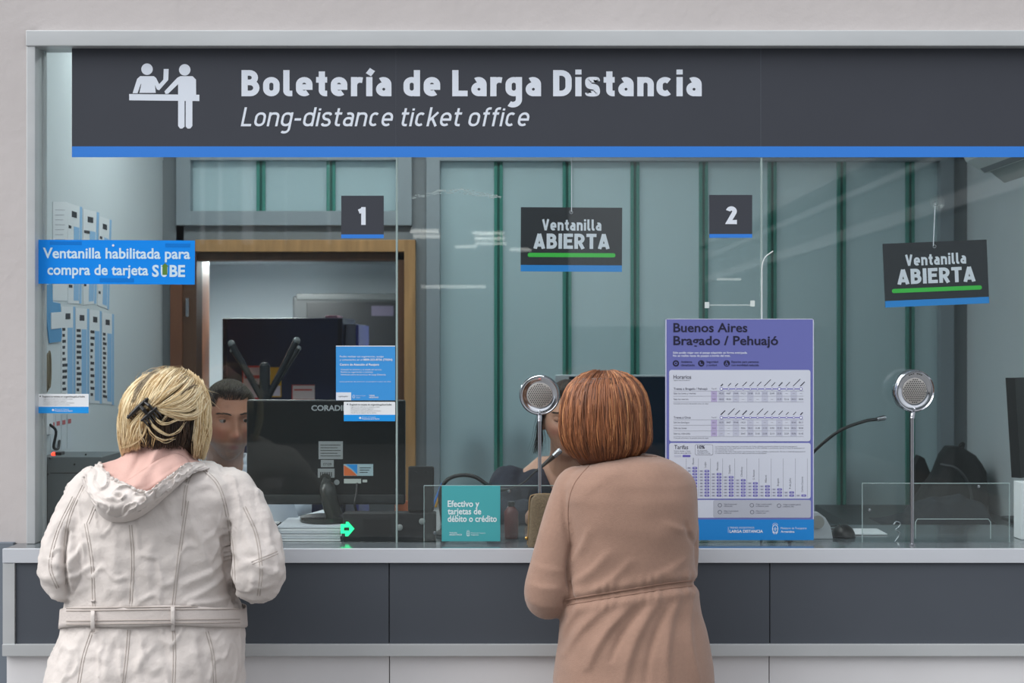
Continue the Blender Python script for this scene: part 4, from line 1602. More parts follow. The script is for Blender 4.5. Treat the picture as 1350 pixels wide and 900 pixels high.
# right side of the worktop
e = thing('computer_mouse', V3(1112, 704, .17), 'black computer mouse on the worktop to the side of the poster', 'mouse')
e.location.z = ZW
x, _ = P(1112, 0, .17)
bb = MB()
bb.ell((0, 0, 0), (.031, .05, .034), nu=24, nv=16)
bb.v = [(x + a, .17 + b_, ZW + .0006 + max(0, c)) for a, b_, c in bb.v]
part(bb, 'shell', m_black, e, 60)
bb = MB()
bb.tube(catmull([(x - .012, .14, ZW + .030), (x - .01, .165, ZW + .0355), (x - .008, .19, ZW + .0325)], 4), .0012, 6)
part(bb, 'button_gap', MATS['stand_gloss'], e)
bb = MB()
bb.tube(catmull([(x, .22, ZW + .008), (x + .02, .27, ZW + .004), (x - .02, .34, ZW + .004), (x + .05, .40, ZW + .004)], 5), .002, 6)
part(bb, 'cable', m_black, e)
e = thing('tape_dispenser', V3(1084, 704, .12), 'white desk tape dispenser half hidden behind the lilac poster', 'dispenser')
e.location.z = ZW
bb = MB()
prof = [(1064, 703), (1098, 703), (1095, 694), (1088, 682), (1080, 676), (1070, 675), (1064, 678)]
bb.prism([(P(a, b_, .12)[0], P(a, b_, .12)[1] if b_ < 703 else ZW + .0006) for a, b_ in prof], .12, .16)
part(bb, 'body', mat('dispenser_white', (214, 220, 224), .35), e, 30)
bb = MB()
c = V3(1078, 688, .118)
bb.lathe([(.018, 0), (.018, .003), (.008, .003)], 20, 0, Matrix.Translation(c) @ Matrix.Rotation(PI / 2, 4, 'X'))
part(bb, 'tape_roll', mat('tape_amber', (176, 176, 170), .3), e)
bb = MB()
xa, _ = P(1124, 0, .2)
xb, _ = P(1170, 0, .2)
bb.box(xa, xb, .20, .32, ZW + .0005, ZW + .004, .001)
tag(bb.build('paper_sheet', m_paper), 'thin white pad lying flat on the worktop beside the mouse', 'paper')
bb = MB()
c = [V3(1180, 706, .05), V3(1186, 703, .05), V3(1181, 698, .05), V3(1185, 694, .05), V3(1187, 690, .05), V3(1182, 687.5, .05), V3(1178, 691, .05)]
c[0].z = ZW + .002
bb.tube(catmull(c, 5), .0018, 6)
tag(bb.build('wire_hook', m_steel), 'small curled wire hook standing on the worktop beside the right pole', 'hook')
# monitor at the right edge, edge on
e = thing('side_monitor', V3(1375, 700, .34), 'black monitor cut by the right edge of the frame, turned sideways', 'monitor')
e.location.z = ZW
bb = MB()
A, B_ = V3(1338, 498, .34), V3(1346, 630, .34)
dx = Vector((.30, .26, 0))
n_ = Vector((-.26, .30, 0)).normalized() * .03
q = [A, A + dx, B_ + dx, B_]
bb.add(q + [p + n_ for p in q], [(0, 1, 2, 3), (4, 5, 6, 7), (0, 1, 5, 4), (1, 2, 6, 5), (2, 3, 7, 6), (3, 0, 4, 7)])
part(bb, 'back_shell', m_black, e, 0)
bb = MB()
m_ = (A + B_) / 2 + dx / 2 + n_ * 1.3
bb.box(m_.x - .03, m_.x + .03, m_.y - .02, m_.y + .02, ZW + .012, m_.z, .004)
bb.box(m_.x - .1, m_.x + .1, m_.y - .07, m_.y + .07, ZW + .0005, ZW + .012, .004)
part(bb, 'stand', m_black, e)
bb = MB()
xa, zt = P(1346, 636, .1)
bb.box(xa, xa + .06, .1, .16, ZW + .0005, zt, .002)
tag(bb.build('card_holder', m_paper), 'pale upright card holder below the monitor at the right edge', 'holder')

# back counter with bags
ZB = P(0, 692, 1.1)[1]
xa, _ = P(1124, 0, 1.1)
e = thing('back_counter', ((xa + XR) / 2, 1.4, 0), 'dark counter along the back wall under the backpack', 'counter')
bb = MB()
bb.box(xa, XR - .002, 1.1, YB - .02, ZB - .035, ZB, .003)
part(bb, 'top', mat('dark_top', (54, 60, 64), .4), e)
bb = MB()
bb.box(xa + .02, XR - .01, 1.13, YB - .03, 0, ZB - .0355, .003)
part(bb, 'body', mat('counter_grey', (120, 130, 134), .6), e)
Y = 1.45
m_bag = mat('backpack_black', (30, 33, 36), .75, var=.25, scale=30, bump=.6, bscale=40)
e = thing('backpack', (P(1256, 0, Y)[0], Y, ZB), 'slumped black backpack on the back counter beside the dark post', 'backpack')
prof = [(1206, 697), (1208, 660), (1220, 640), (1231, 630), (1236, 612), (1243, 596), (1252, 591), (1266, 592), (1283, 596), (1292, 607), (1299, 622), (1301, 650), (1301, 697)]
rg = []
for t in [i / 10 for i in range(11)]:
    z_ = P(0, 697 - 108 * t, Y)[1]
    py = 697 - 108 * t
    L_ = [p for p in prof]
    xl = np.interp(-py, [-697, -660, -640, -630, -612, -596, -590], [1206, 1208, 1222, 1231, 1236, 1243, 1250])
    xr = np.interp(-py, [-697, -650, -622, -607, -596, -590], [1301, 1301, 1299, 1292, 1283, 1268])
    a_, b_ = P(xl, 0, Y)[0], P(xr, 0, Y)[0]
    d = .13 * (1 - .55 * t * t)
    zz = max(z_, ZB + .001)
    rg.append([((a_ + b_) / 2 + (b_ - a_) / 2 * math.copysign(abs(math.cos(w)) ** .7, math.cos(w)) * (1 + .04 * noise.noise(Vector((w * 2, t * 6, 1)))), Y + .02 + d * math.copysign(abs(math.sin(w)) ** .7, math.sin(w)) * (1 + .25 * noise.noise(Vector((w * 2, t * 5, 4)))), zz) for w in [2 * PI * j / 40 for j in range(40)]])
bb = MB()
bb.rings(rg)
part(bb, 'main_pouch', m_bag, e, 180)
bb = MB()
c = V3(1263, 594, Y)
bb.tube(catmull([c, c + Vector((.008, 0, .02)), c + Vector((.02, 0, .026)), c + Vector((.014, 0, .002))], 5), .006, 8)
part(bb, 'grab_handle', m_black, e)
bb = MB()
bb.tube(catmull([V3(1240, 612, Y - .08), V3(1262, 618, Y - .12), V3(1278, 640, Y - .125), V3(1282, 672, Y - .12)], 6), .005, 8)
part(bb, 'zip', mat('zip_grey', (70, 74, 78), .5), e)
e = thing('black_case', (P(1218, 0, 1.6)[0], 1.6, ZB), 'pointed black case standing behind the jacket beside the backpack', 'case')
bb = MB()
pr = [(1206, 690), (1207, 612), (1213, 600.5), (1219, 604), (1231, 634), (1236, 690)]
bb.prism([(P(a, b_, 1.62)[0], max(P(a, b_, 1.62)[1], ZB + .001)) for a, b_ in pr], 1.62, 1.68)
part(bb, 'shell', m_bag, e, 0)
# jackets lying before the backpack
e = thing('folded_jacket', (P(1215, 0, 1.22)[0], 1.22, ZB), 'dark grey jacket lying crumpled on the back counter', 'jacket')
bb = MB()
rows = []
for i in range(25):
    rr_ = []
    for j in range(49):
        u, v = j / 48, i / 24
        px = 1150 + 150 * u
        top = np.interp(px, [1150, 1160, 1180, 1192, 1198, 1225, 1260, 1290, 1300], [694, 686, 678, 676, 664, 655, 652, 662, 690])
        y = 1.115 + .19 * v
        f_ = math.sin(PI * min(1, max(0, v * 1.0))) ** .5
        zt = P(0, top, 1.24)[1]
        z = ZB + .001 + max(0, zt - ZB) * f_ * (1 + .18 * noise.noise(Vector((u * 9, v * 4, 2)))) * (1 if 0 < j < 48 else 0)
        rr_.append((P(px, 0, 1.24)[0], y, z))
    rows.append(rr_)
bb.grid(rows)
part(bb, 'cloth', mat('jacket_grey', (52, 58, 66), .85, var=.15, scale=20, bump=.4), e, 180)

# office monitor behind the clerk
Y = 1.0
xa, za = P(732, 494, Y)
xb, zb = P(905, 628, Y)
ZD = .98
e = thing('office_monitor', ((xa + xb) / 2, Y, ZD), 'dark wide screen standing on the desk behind the woman clerk', 'monitor')
bb = MB()
bb.box(xa, xb, Y, Y + .03, zb, za, .004)
part(bb, 'frame', mat('frame_pale', (186, 200, 206), .4), e)
bb = MB()
bb.box(xa + .045, xb - .006, Y - .002, Y + .002, zb + .006, za - .006)
part(bb, 'screen', mat('screen_dark', (14, 40, 56), .15), e, 0)
bb = MB()
bb.box((xa + xb) / 2 - .03, (xa + xb) / 2 + .03, Y + .03, Y + .05, ZD + .01, zb + .08, .003)
bb.box((xa + xb) / 2 - .12, (xa + xb) / 2 + .12, Y - .06, Y + .1, ZD + .0005, ZD + .012, .003)
part(bb, 'stand', m_black, e)
e = thing('office_desk', (.45, 1.1, 0), 'grey desk carrying the dark wide screen', 'desk')
bb = MB()
bb.box(.05, .95, .90, 1.40, ZD - .03, ZD, .003)
part(bb, 'top', MATS['counter_grey'], e)
for lx in (.09, .91):
    for ly in (.94, 1.36):
        bb = MB()
        bb.box(lx - .02, lx + .02, ly - .02, ly + .02, 0, ZD - .031, .002)
        part(bb, 'leg', m_dsteel, e)

# air conditioner on the right wall
e = thing('air_conditioner', (XR, .45, 2.17), 'white wall air conditioner high on the right wall at the edge of the frame', 'air conditioner')
pr = [(XR - .001, 2.47), (1.47, 2.47), (1.455, 2.43), (1.455, 2.28), (1.49, 2.21), (1.55, 2.172), (XR - .001, 2.172)]
bb = MB()
bb.prism(pr, .15, .98)
part(bb, 'casing', mat('ac_white', (214, 220, 220), .45), e, 30)
bb = MB()
bb.add([(1.475, .17, 2.235), (1.475, .96, 2.235), (1.545, .96, 2.171), (1.545, .17, 2.171), (1.478, .17, 2.238), (1.478, .96, 2.238), (1.548, .96, 2.174), (1.548, .17, 2.174)], [(0, 1, 2, 3), (4, 5, 6, 7), (0, 1, 5, 4), (1, 2, 6, 5), (2, 3, 7, 6), (3, 0, 4, 7)])
part(bb, 'air_outlet', m_dsteel, e, 0)
bb = MB()
bb.add([(1.50, .2, 2.213), (1.50, .93, 2.213), (1.60, .93, 2.135), (1.60, .2, 2.135), (1.503, .2, 2.217), (1.503, .93, 2.217), (1.603, .93, 2.139), (1.603, .2, 2.139)], [(0, 1, 2, 3), (4, 5, 6, 7), (0, 1, 5, 4), (1, 2, 6, 5), (2, 3, 7, 6), (3, 0, 4, 7)])
part(bb, 'louver', mat('ac_louver', (150, 158, 156), .5), e, 0)

# back room: filing cabinet, coat stand, oven cupboard
Y = 2.35
xa, za = P(293, 419, Y)
xb, _ = P(452, 0, Y)
m_nav = mat('navy_metal', (28, 38, 74), .45, var=.08)
e = thing('filing_cabinet', ((xa + xb) / 2, Y + .25, 0), 'navy metal cabinet with paper notices stuck on it beyond the door', 'cabinet')
bb = MB()
bb.box(xa, xb, Y, Y + .5, 0, za, .004)
part(bb, 'body', m_nav, e)
bb = MB()
bb.box(xa + .002, xa + .02, Y - .006, Y, .1, za - .004)
bb.box(xb - .02, xb - .002, Y - .006, Y, .1, za - .004)
for i in range(26):
    for x in (xa + .011, xb - .011):
        bb.ell((x, Y - .006, za - .02 - .03 * i), (.004, .002, .004), nu=8, nv=6)
part(bb, 'corner_strip', mat('navy_dark', (18, 24, 48), .4), e)
for (a, b_, c, d, col, nm) in ((320, 347, 482, 526, (206, 196, 200), 'red_white_notice'), (354, 371, 484, 523, (222, 178, 40), 'yellow_notice'), (385, 415, 507, 527, (214, 206, 208), 'small_notice')):
    bb = MB()
    x0, z0 = P(a, d, Y)
    x1, z1_ = P(b_, c, Y)
    bb.box(x0, x1, Y - .009, Y - .0002, z0, z1_)
    o = part(bb, nm, mat('n_' + nm, col, .6), e, 0)
    bb = MB()
    if nm == 'yellow_notice':
        bb.box(x0 + .003, x1 - .003, Y - .0095, Y - .009, z0 + .004, z0 + (z1_ - z0) * .38)
        c_ = mat('notice_lilac', (206, 208, 226), .6)
    else:
        for (q0, q1) in ((0, .05), (.95, 1)):
            bb.box(x0, x1, Y - .0095, Y - .009, z0 + (z1_ - z0) * q0, z0 + (z1_ - z0) * q1)
        bb.box(x0, x0 + .004, Y - .0095, Y - .009, z0, z1_)
        bb.box(x0 + .01, x1 - .01, Y - .0095, Y - .009, z0 + (z1_ - z0) * .62, z0 + (z1_ - z0) * .72)
        c_ = mat('notice_red', (196, 64, 62), .6)
    part(bb, 'notice_print', c_, e, 0, up=o).matrix_parent_inverse = Matrix.Translation(-Vector(e.location)) if False else Matrix.Identity(4)
xa2, za2 = P(454.5, 427, Y + .05)
xb2, _ = P(473, 0, Y + .05)
e = thing('locker', ((xa2 + xb2) / 2, Y + .3, 0), 'narrow grey locker with a blue edge beside the navy cabinet', 'locker')
bb = MB()
bb.box(xa2 + .002, xb2 - .012, Y + .05, Y + .5, 0, za2, .003)
part(bb, 'body', mat('locker_grey', (120, 124, 140), .5), e)
bb = MB()
bb.box(xb2 - .0115, xb2, Y + .045, Y + .5, 0, za2 - .004, .002)
part(bb, 'door', mat('locker_blue', (54, 60, 140), .5), e)
bb = MB()
bb.box(P(425, 0, Y)[0], P(441, 0, Y)[0], Y + .1, Y + .3, za + .0005, za + .012, .002)
tag(bb.build('pink_folder', mat('folder_pink', (206, 150, 170), .6)), 'pink folder lying on the navy cabinet', 'folder')
Y = 1.62
e = thing('coat_stand', V3(349, 700, Y), 'black coat stand with two raised arms in front of the navy cabinet', 'coat stand')
e.location.z = 0
m_std = mat('stand_black', (38, 42, 46), .25)
hub = V3(349, 520, Y)
bb = MB()
bb.tube([(hub.x, Y, 0.03), (hub.x, Y, V3(0, 482, Y).z)], [.022, .02], 14)
bb.tube([(hub.x, Y, V3(0, 482, Y).z), (hub.x, Y, V3(0, 478, Y).z)], [.02, .012], 14)
part(bb, 'pole', m_std, e)
bb = MB()
for i in range(5):
    a = 2 * PI * i / 5
    bb.tube(catmull([(hub.x, Y, .06), (hub.x + .12 * math.cos(a), Y + .12 * math.sin(a), .05), (hub.x + .17 * math.cos(a), Y + .1 * math.sin(a), .012)], 5), .012, 8)
part(bb, 'foot', m_std, e)
for (p, q_, r_, tp) in (((345, 524), (305, 453), .0125, -.01), ((353, 524), (391, 449), .0125, -.01), ((347, 520), (306, 462), .008, .05), ((356, 520), (394, 459), .008, .05)):
    bb = MB()
    A, B_ = V3(*p, Y), V3(*q_, Y + tp)
    bb.tube([A, B_], r_, 10)
    o = part(bb, 'arm', m_std, e)
    bb = MB()
    bb.ell(B_, r_ * 1.1, nu=12, nv=8)
    part(bb, 'arm_tip', mat('tip_grey', (110, 116, 118), .3), e, 180, up=o)
Y = 3.6
xa, za = P(386, 390, Y)
xb, zb = P(540, 470, Y)
e = thing('oven_cupboard', ((xa + xb) / 2, Y + .25, 0), 'dark cupboard with an oven unit at the back of the further room', 'cupboard')
bb = MB()
bb.box(xa, xb, Y, Y + .5, 0, za, .01)
part(bb, 'body', mat('oven_dark', (56, 60, 62), .4), e)
bb = MB()
bb.box(xa + .07, xb - .05, Y - .012, Y, zb, za - .03, .004)
part(bb, 'door', m_black, e)
bb = MB()
bb.box(xa + .02, xb - .06, Y - .006, Y, za - .02, za + .012, .004)
part(bb, 'top_rail', mat('rail_grey', (90, 94, 94), .4), e)
bb = MB()
bb.box(xb - .19, xb - .08, Y - .014, Y - .0125, za - .10, za - .05)
part(bb, 'display', mat('display_lilac', (90, 84, 100), .3), e, 0)

# things outside, close behind the channel glass, that dim it
for (p0, p1, q0, q1, c, lab) in ((612, 652, 568, 700, (30, 84, 150), 'blue drum close behind the channel glass, further from the clerk'), (668, 706, 560, 700, (30, 84, 150), 'blue drum close behind the channel glass, just behind the clerk'), (1082, 1140, 612, 760, (40, 44, 46), 'dark bin close behind the channel glass beside the back counter')):
    Y = YB + .07
    q1 = min(q1, 700)
    xa, za = P(p0, q0, Y)
    xb, _ = P(p1, 0, Y)
    r_ = (xb - xa) / 2
    bb = MB()
    bb.lathe([(r_ * .94, 0), (r_, .02), (r_, .35), (r_ * 1.03, .36), (r_ * 1.03, .38), (r_, .39), (r_, za - .06), (r_ * .8, za - .02), (r_ * .3, za)], 28, 0, Matrix.Translation(((xa + xb) / 2, Y + r_, 0)))
    tag(bb.build('drum', mat('drum_%d' % c[0], c, .5)), lab, 'drum')
b = MB()
b.box(-3, 4, YB + .1, 4.5, -.1, -.001)
struct(b.build('floor_yard', m_pave))

# tape remains on the panes, and the cord on the pane joint
m_rem = mat('tape_residue', (186, 200, 200), .7, alpha=.6)
bb = MB()
rr_ = random.Random(3)
for i in range(120):
    px = 541 + 121 * rr_.random()
    py = 255 + 4 * math.sin(px * .05) + rr_.uniform(-4, 4) * (1 - .5 * abs(px - 600) / 60)
    w = rr_.uniform(1.0, 5)
    x0, z0 = P(px, py + rr_.uniform(.4, 1.2), -.0004)
    x1, z1_ = P(px + w, py, -.0004)
    bb.box(x0, x1, -.0005 - .00001 * i, 0, z0, z1_)
tag(bb.build('tape_residue', m_rem, smooth=0), 'ragged white strip of tape glue left on the glass beside the number 1 plaque', 'tape residue')
bb = MB()
for (a, b_, c, d) in ((945, 977, 366.5, 369.5), (930, 989, 401, 403)):
    bb = MB()
    x0, z0 = P(a, d, 0)
    x1, z1_ = P(b_, c, 0)
    bb.box(x0, x1, -.0005, 0, z0, z1_)
    tag(bb.build('tape_residue', m_rem, smooth=0), ('short line of tape glue on the glass below the number 2 plaque' if a == 945 else 'longer line of tape glue between two foam squares above the lilac poster'), 'tape residue')
for i, (px, py) in enumerate(((932, 402), (992, 400))):
    x0, z0 = P(px - 3, py + 4, 0)
    x1, z1_ = P(px + 3, py - 4, 0)
    bb = MB()
    bb.box(x0, x1, -.0012, -.0004, z0, z1_)
    tag(bb.build('tape_square', mat('foam_tape', (206, 216, 214), .6)), ('small square of pale foam tape on the glass, on the side nearer the hanging sign', 'small square of pale foam tape on the glass, beside the pane joint')[i], 'tape')
bb = MB()
bb.tube(catmull([V3(1004.5, 420, -.004), V3(1004.5, 370, -.004), V3(1005, 350, -.004), V3(1009, 339, -.004), V3(1019, 331, -.003)], 8), .0016, 8)
tag(bb.build('loose_cord', mat('cord_white', (206, 212, 212), .5)), 'short white cord curling off the pane joint above the lilac poster', 'cord')
# ------------------------------------------------------------------ people
def skin_mat(name):
    m = mat(name, (200, 150, 125), .5, attr='tint', var=.04, scale=30, bump=.12, bscale=240)
    b = m.node_tree.nodes['Principled BSDF']
    b.inputs['Subsurface Weight'].default_value = .08
    b.inputs['Subsurface Radius'].default_value = (.012, .005, .003)
    return m


def voxel(bb, size, smooth=4, fac=.5):
    me = bb.mesh('tmp')
    o = bpy.data.objects.new('tmp', me)
    COL.objects.link(o)
    r = o.modifiers.new('r', 'REMESH')
    r.mode = 'VOXEL'
    r.voxel_size = size
    if smooth:
        s = o.modifiers.new('s', 'SMOOTH')
        s.factor = fac
        s.iterations = smooth
    dg = bpy.context.evaluated_depsgraph_get()
    out = bpy.data.meshes.new_from_object(o.evaluated_get(dg))
    bpy.data.objects.remove(o)
    bpy.data.meshes.remove(me)
    return out


def co_of(me):
    n = len(me.vertices)
    c = np.empty(n * 3)
    me.vertices.foreach_get('co', c)
    nn = np.empty(n * 3)
    me.vertices.foreach_get('normal', nn)
    return c.reshape(-1, 3), nn.reshape(-1, 3)


def set_co(me, c):
    me.vertices.foreach_set('co', c.ravel())
    me.update()


def tint(me, rgb):
    """rgb: n x 3 of 0-255 colours, one per vertex"""
    a = me.color_attributes.new('tint', 'FLOAT_COLOR', 'POINT')
    v = np.clip(np.asarray(rgb, float) / 255, 0, 1)
    l = np.where(v <= .04045, v / 12.92, ((v + .055) / 1.055) ** 2.4)
    a.data.foreach_set('color', np.concatenate([l, np.ones((len(l), 1))], 1).astype(np.float32).ravel())


def fbm(c, scale, seed=0):
    return np.array([noise.noise(Vector((p[0] * scale[0] + seed, p[1] * scale[1], p[2] * scale[2]))) for p in c])


def limb(bb, pts, rads, n=16):
    c = catmull(pts, 6)
    r = np.interp(np.linspace(0, len(pts) - 1, len(c)), range(len(pts)), rads)
    bb.tube(c, list(r), n)
    bb.ell(c[0], r[0], nu=14, nv=10)
    bb.ell(c[-1], r[-1], nu=14, nv=10)


def hand(bb, wrist, d, up, thumb, s=1.0, curl=.6):
    """palm, five fingers. d: direction of the fingers, up: back of the hand, thumb: side the thumb leaves on"""
    wrist, d = Vector(wrist), Vector(d).normalized()
    up = Vector(up)
    up = (up - d * up.dot(d)).normalized()
    t = Vector(thumb)
    t = (t - d * t.dot(d) - up * t.dot(up)).normalized()
    R = Matrix((t, d, up)).transposed()
    bb.ell(wrist + d * .045 * s, (.038 * s, .052 * s, .0145 * s), rot=R, nu=18, nv=12)
    bb.tube([wrist - d * .03 * s, wrist + d * .02 * s], [.026 * s, .027 * s], 12, flat=.7)
    for k, (off, ln) in enumerate(((.030, .070), (.010, .079), (-.010, .074), (-.029, .058))):
        p = wrist + d * (.083 - .004 * abs(k - 1)) * s + t * off * s
        ang = 0.15
        pts = [p - d * .02 * s, p]
        for j, f_ in enumerate((.45, .30, .25)):
            ang += curl * (.55 if j == 0 else .8)
            p = p + (d * math.cos(ang) - up * math.sin(ang) + t * off * .8) * ln * f_ * s
            pts.append(p)
        bb.tube(pts, [.0095 * s, .0092 * s, .0086 * s, .0078 * s, .0060 * s], 10)
        bb.ell(pts[-1], .0062 * s, nu=10, nv=8)
        bb.ell(pts[2], .0089 * s, nu=10, nv=8)
    p = wrist + d * .022 * s + t * .026 * s
    pts = [p, p + (d * .6 + t * .75 - up * .1) * .036 * s, p + (d * 1.25 + t * 1.05 - up * .35) * .042 * s, p + (d * 1.85 + t * 1.0 - up * .7) * .044 * s]
    bb.tube(pts, [.0135 * s, .0115 * s, .0098 * s, .0074 * s], 10)
    bb.ell(pts[-1], .0075 * s, nu=10, nv=8)


HEADF = [(0, -.024, .0090, .012, .024), (0, .0, .0075, .022, .014), (.0125, -.029, .006, .007, .009), (-.0125, -.029, .006, .007, .009), (.022, -.030, .004, .008, -.003), (-.022, -.030, .004, .008, -.003), (.028, -.048, .004, .014, -.0028), (-.028, -.048, .004, .014, -.0028),
         (.031, .017, .015, .011, -.012), (-.031, .017, .015, .011, -.012), (.029, .036, .02, .007, .006), (-.029, .036, .02, .007, .006),
         (0, -.056, .019, .0055, .007), (0, -.068, .016, .006, .0075), (0, -.0618, .023, .0022, -.005), (0, -.099, .020, .015, .009),
         (.046, -.012, .017, .016, .006), (-.046, -.012, .017, .016, .006), (0, -.081, .02, .006, -.003), (0, -.044, .006, .008, -.002)]


def head(bb, M, w=1.0):
    nu, nv = 84, 64
    rows = []
    for i in range(nv + 1):
        ph = PI * i / nv
        row = []
        for j in range(nu):
            th = 2 * PI * j / nu
            d = (math.sin(ph) * math.cos(th), math.sin(ph) * math.sin(th), math.cos(ph))
            x, y, z = d[0] * .075 * w, d[1] * .097 + .008, d[2] * .115
            t = max(0, -z / .115)
            x *= 1 - .37 * t ** 1.5
            if y > 0:
                y *= 1 - .42 * min(1, max(0, (-z - .02) / .07))
            else:
                y *= 1 + .02 * t - .10 * max(0, (z - .05) / .065) ** 2
            if d[1] < -.15:
                k = min(1, (-d[1] - .15) / .35)
                for fx, fz, sx_, sz_, am in HEADF:
                    y -= k * am * math.exp(-((x - fx) / sx_) ** 2 / 1.6 - ((z - fz) / sz_) ** 2 / 1.6)
            row.append(M @ Vector((x, y, z)))
        rows.append(row)
    b2 = MB()
    b2.rings(rows)
    bb.add(b2.v, b2.f)
    for s in (-1, 1):
        R = (M.to_3x3() @ Matrix.Rotation(.25 * s, 3, 'Z') @ Matrix.Rotation(-.2, 3, 'X'))
        bb.ell(M @ Vector((s * .076 * w, .012, -.004)), (.009, .019, .032), rot=R, nu=16, nv=12)
        bb.ell(M @ Vector((s * .081 * w, .018, .004)), (.007, .016, .022), rot=R, nu=16, nv=12)


def face_parts(M, body, brow_rgb, iris=(70, 50, 36), lid=(190, 140, 115), look=0.0, lid0=.10):
    bvh = BVHTree.FromPolygons([v.co for v in body.data.vertices], [p.vertices for p in body.data.polygons])
    Mi = M.to_3x3()

    def surf(x, z):
        r = bvh.ray_cast(M @ Vector((x, -.25, z)), Mi @ Vector((0, 1, 0)))
        return (M.inverted() @ r[0]) if r[0] is not None else Vector((x, -.08, z))
    skin = body.data.materials[0]
    for s in (-1, 1):
        p = surf(s * .031, .017)
        c = p + Vector((0, .0085, 0))
        bb = MB()
        bb.ell(M @ c, .0126, nu=20, nv=14)
        o = bb.build('eye', mat('eye_white', (158, 150, 146), .25), body, 180)
        bb = MB()
        f_ = Vector((look, -1, -.05)).normalized()
        q = c + f_ * .0107
        R = Mi @ Vector((0, 0, 1)).rotation_difference(f_).to_matrix()
        bb.ell(M @ q, (.0058, .0058, .0026), rot=R, nu=18, nv=10)
        bb.build('iris', mat('iris_%d' % iris[0], iris, .15), o, 180)
        for nm, a0, a1 in (('eyelid', lid0, .62), ('eyelid', -.60, -.26)):
            bb = MB()
            rows = []
            for i in range(7):
                a = a0 * PI + (a1 - a0) * PI * i / 6
                rows.append([M @ (c + Vector((.0145 * math.cos(b_) * 1.05, -.0136 * math.sin(b_) * math.cos(a), .0136 * math.sin(b_) * math.sin(a)))) for b_ in [PI * j / 12 for j in range(13)]])
            bb.grid(rows)
            ob = bb.build(nm, mat('lid_%d' % lid[0], lid, .5), body, 180)
            sm = ob.modifiers.new('s', 'SOLIDIFY')
            sm.thickness = .0012
        bb = MB()
        for k in range(90):
            u = k / 89
            x = s * (.012 + .036 * u)
            z = .036 + .006 * math.sin(u * 2.2) - .004 * u + random.uniform(-.0022, .0022)
            a = surf(x, z) + Vector((0, -.0008, 0))
            b_ = surf(x + s * .006, z + .0018 - .003 * u) + Vector((0, -.0015, 0))
            bb.tube([M @ a, M @ a.lerp(b_, .5), M @ b_], [.0006, .0005, .0002], 4)
        bb.build('eyebrow', mat('brow_%d' % brow_rgb[0], brow_rgb, .7), body)


def torso_rings(tab, n=56, ex=2.5):
    """tab rows: (z, x_left, x_right, y_front, y_back)"""
    tab = sorted(tab)
    zs = [t[0] for t in tab]
    out = []
    m = len(tab) * 5
    for i in range(m):
        z = zs[0] + (zs[-1] - zs[0]) * i / (m - 1)
        xl, xr, yf, yb = (float(np.interp(z, zs, [t[k] for t in tab])) for k in (1, 2, 3, 4))
        cx, cy, a, b_ = (xl + xr) / 2, (yf + yb) / 2, (xr - xl) / 2, (yf - yb) / 2
        out.append([(cx + a * math.copysign(abs(math.cos(w)) ** (2 / ex), math.cos(w)), cy + b_ * math.copysign(abs(math.sin(w)) ** (2 / ex), math.sin(w)), z) for w in [2 * PI * j / n for j in range(n)]])
    return out


def ridges(c, nn, items, Y, back=True):
    """raise or sink folds along lines given in pixels: (x0, y0, x1, y1, width_px, height_m)"""
    k = (c[:, 1] - CY) / F
    px = 675 + c[:, 0] / k
    py = 450 - (c[:, 2] - CZ) / k
    d = np.zeros(len(c))
    for it in items:
        x0, y0, x1, y1, w, h = it
        L2 = (x1 - x0) ** 2 + (y1 - y0) ** 2
        t = ((px - x0) * (x1 - x0) + (py - y0) * (y1 - y0)) / L2
        tc_ = np.clip(t, 0, 1)
        bend = .06 * math.sqrt(L2) * np.sin(tc_ * PI)
        nx, ny = -(y1 - y0) / math.sqrt(L2), (x1 - x0) / math.sqrt(L2)
        dx, dy = px - (x0 + tc_ * (x1 - x0)) - nx * bend, py - (y0 + tc_ * (y1 - y0)) - ny * bend
        side = dx * nx + dy * ny
        q = np.hypot(dx, dy) / w
        q = np.where(side > 0, q, q * 1.7)
        d += h * np.exp(-q * q) * (.35 + .65 * np.sin(PI * np.clip(t * .9 + .05, 0, 1)))
    mask = np.clip((-nn[:, 1] if back else nn[:, 1]) * 1.6 + .5, 0, 1)
    return c + nn * (d * mask)[:, None]


def seam(bvh, pts, r, parent, m, name='stitched_seam', gap=2.2, n=5, lift=0.0):
    c = catmull([(p[0], p[1], 0) for p in pts], 8)
    bb = MB()
    for s_ in (-1, 1):
        q = []
        for i, p in enumerate(c):
            t = c[min(i + 1, len(c) - 1)] - c[max(i - 1, 0)]
            t.normalize()
            px, py = p.x - t.y * gap * s_ / 2, p.y + t.x * gap * s_ / 2
            d = (V3(px, py, 0) - Vector((0, CY, CZ))).normalized()
            h = bvh.ray_cast(Vector((0, CY, CZ)), d)
            if h[0] is not None:
                q.append(h[0] + h[1] * lift)
        if len(q) > 2:
            bb.tube(q, r, n)
        if gap == 0:
            break
    if bb.v:
        return bb.build(name, m, parent)


def strands(items, name, m, parent, n=4):
    """items: (points, radius, rgb)"""
    bb = MB()
    cols = []
    for pts, r, rgb in items:
        k = len(pts)
        v0 = len(bb.v)
        bb.tube(pts, [r * (.55 + .45 * min(1, i / 2)) * (1 - .75 * (i / (k - 1)) ** 3) for i in range(k)], n)
        cols += [rgb] * (len(bb.v) - v0)
    me = bpy.data.meshes.new(name)
    me.from_pydata(bb.v, [], bb.f)
    tint(me, cols)
    return link(name, me, m, parent, 180)


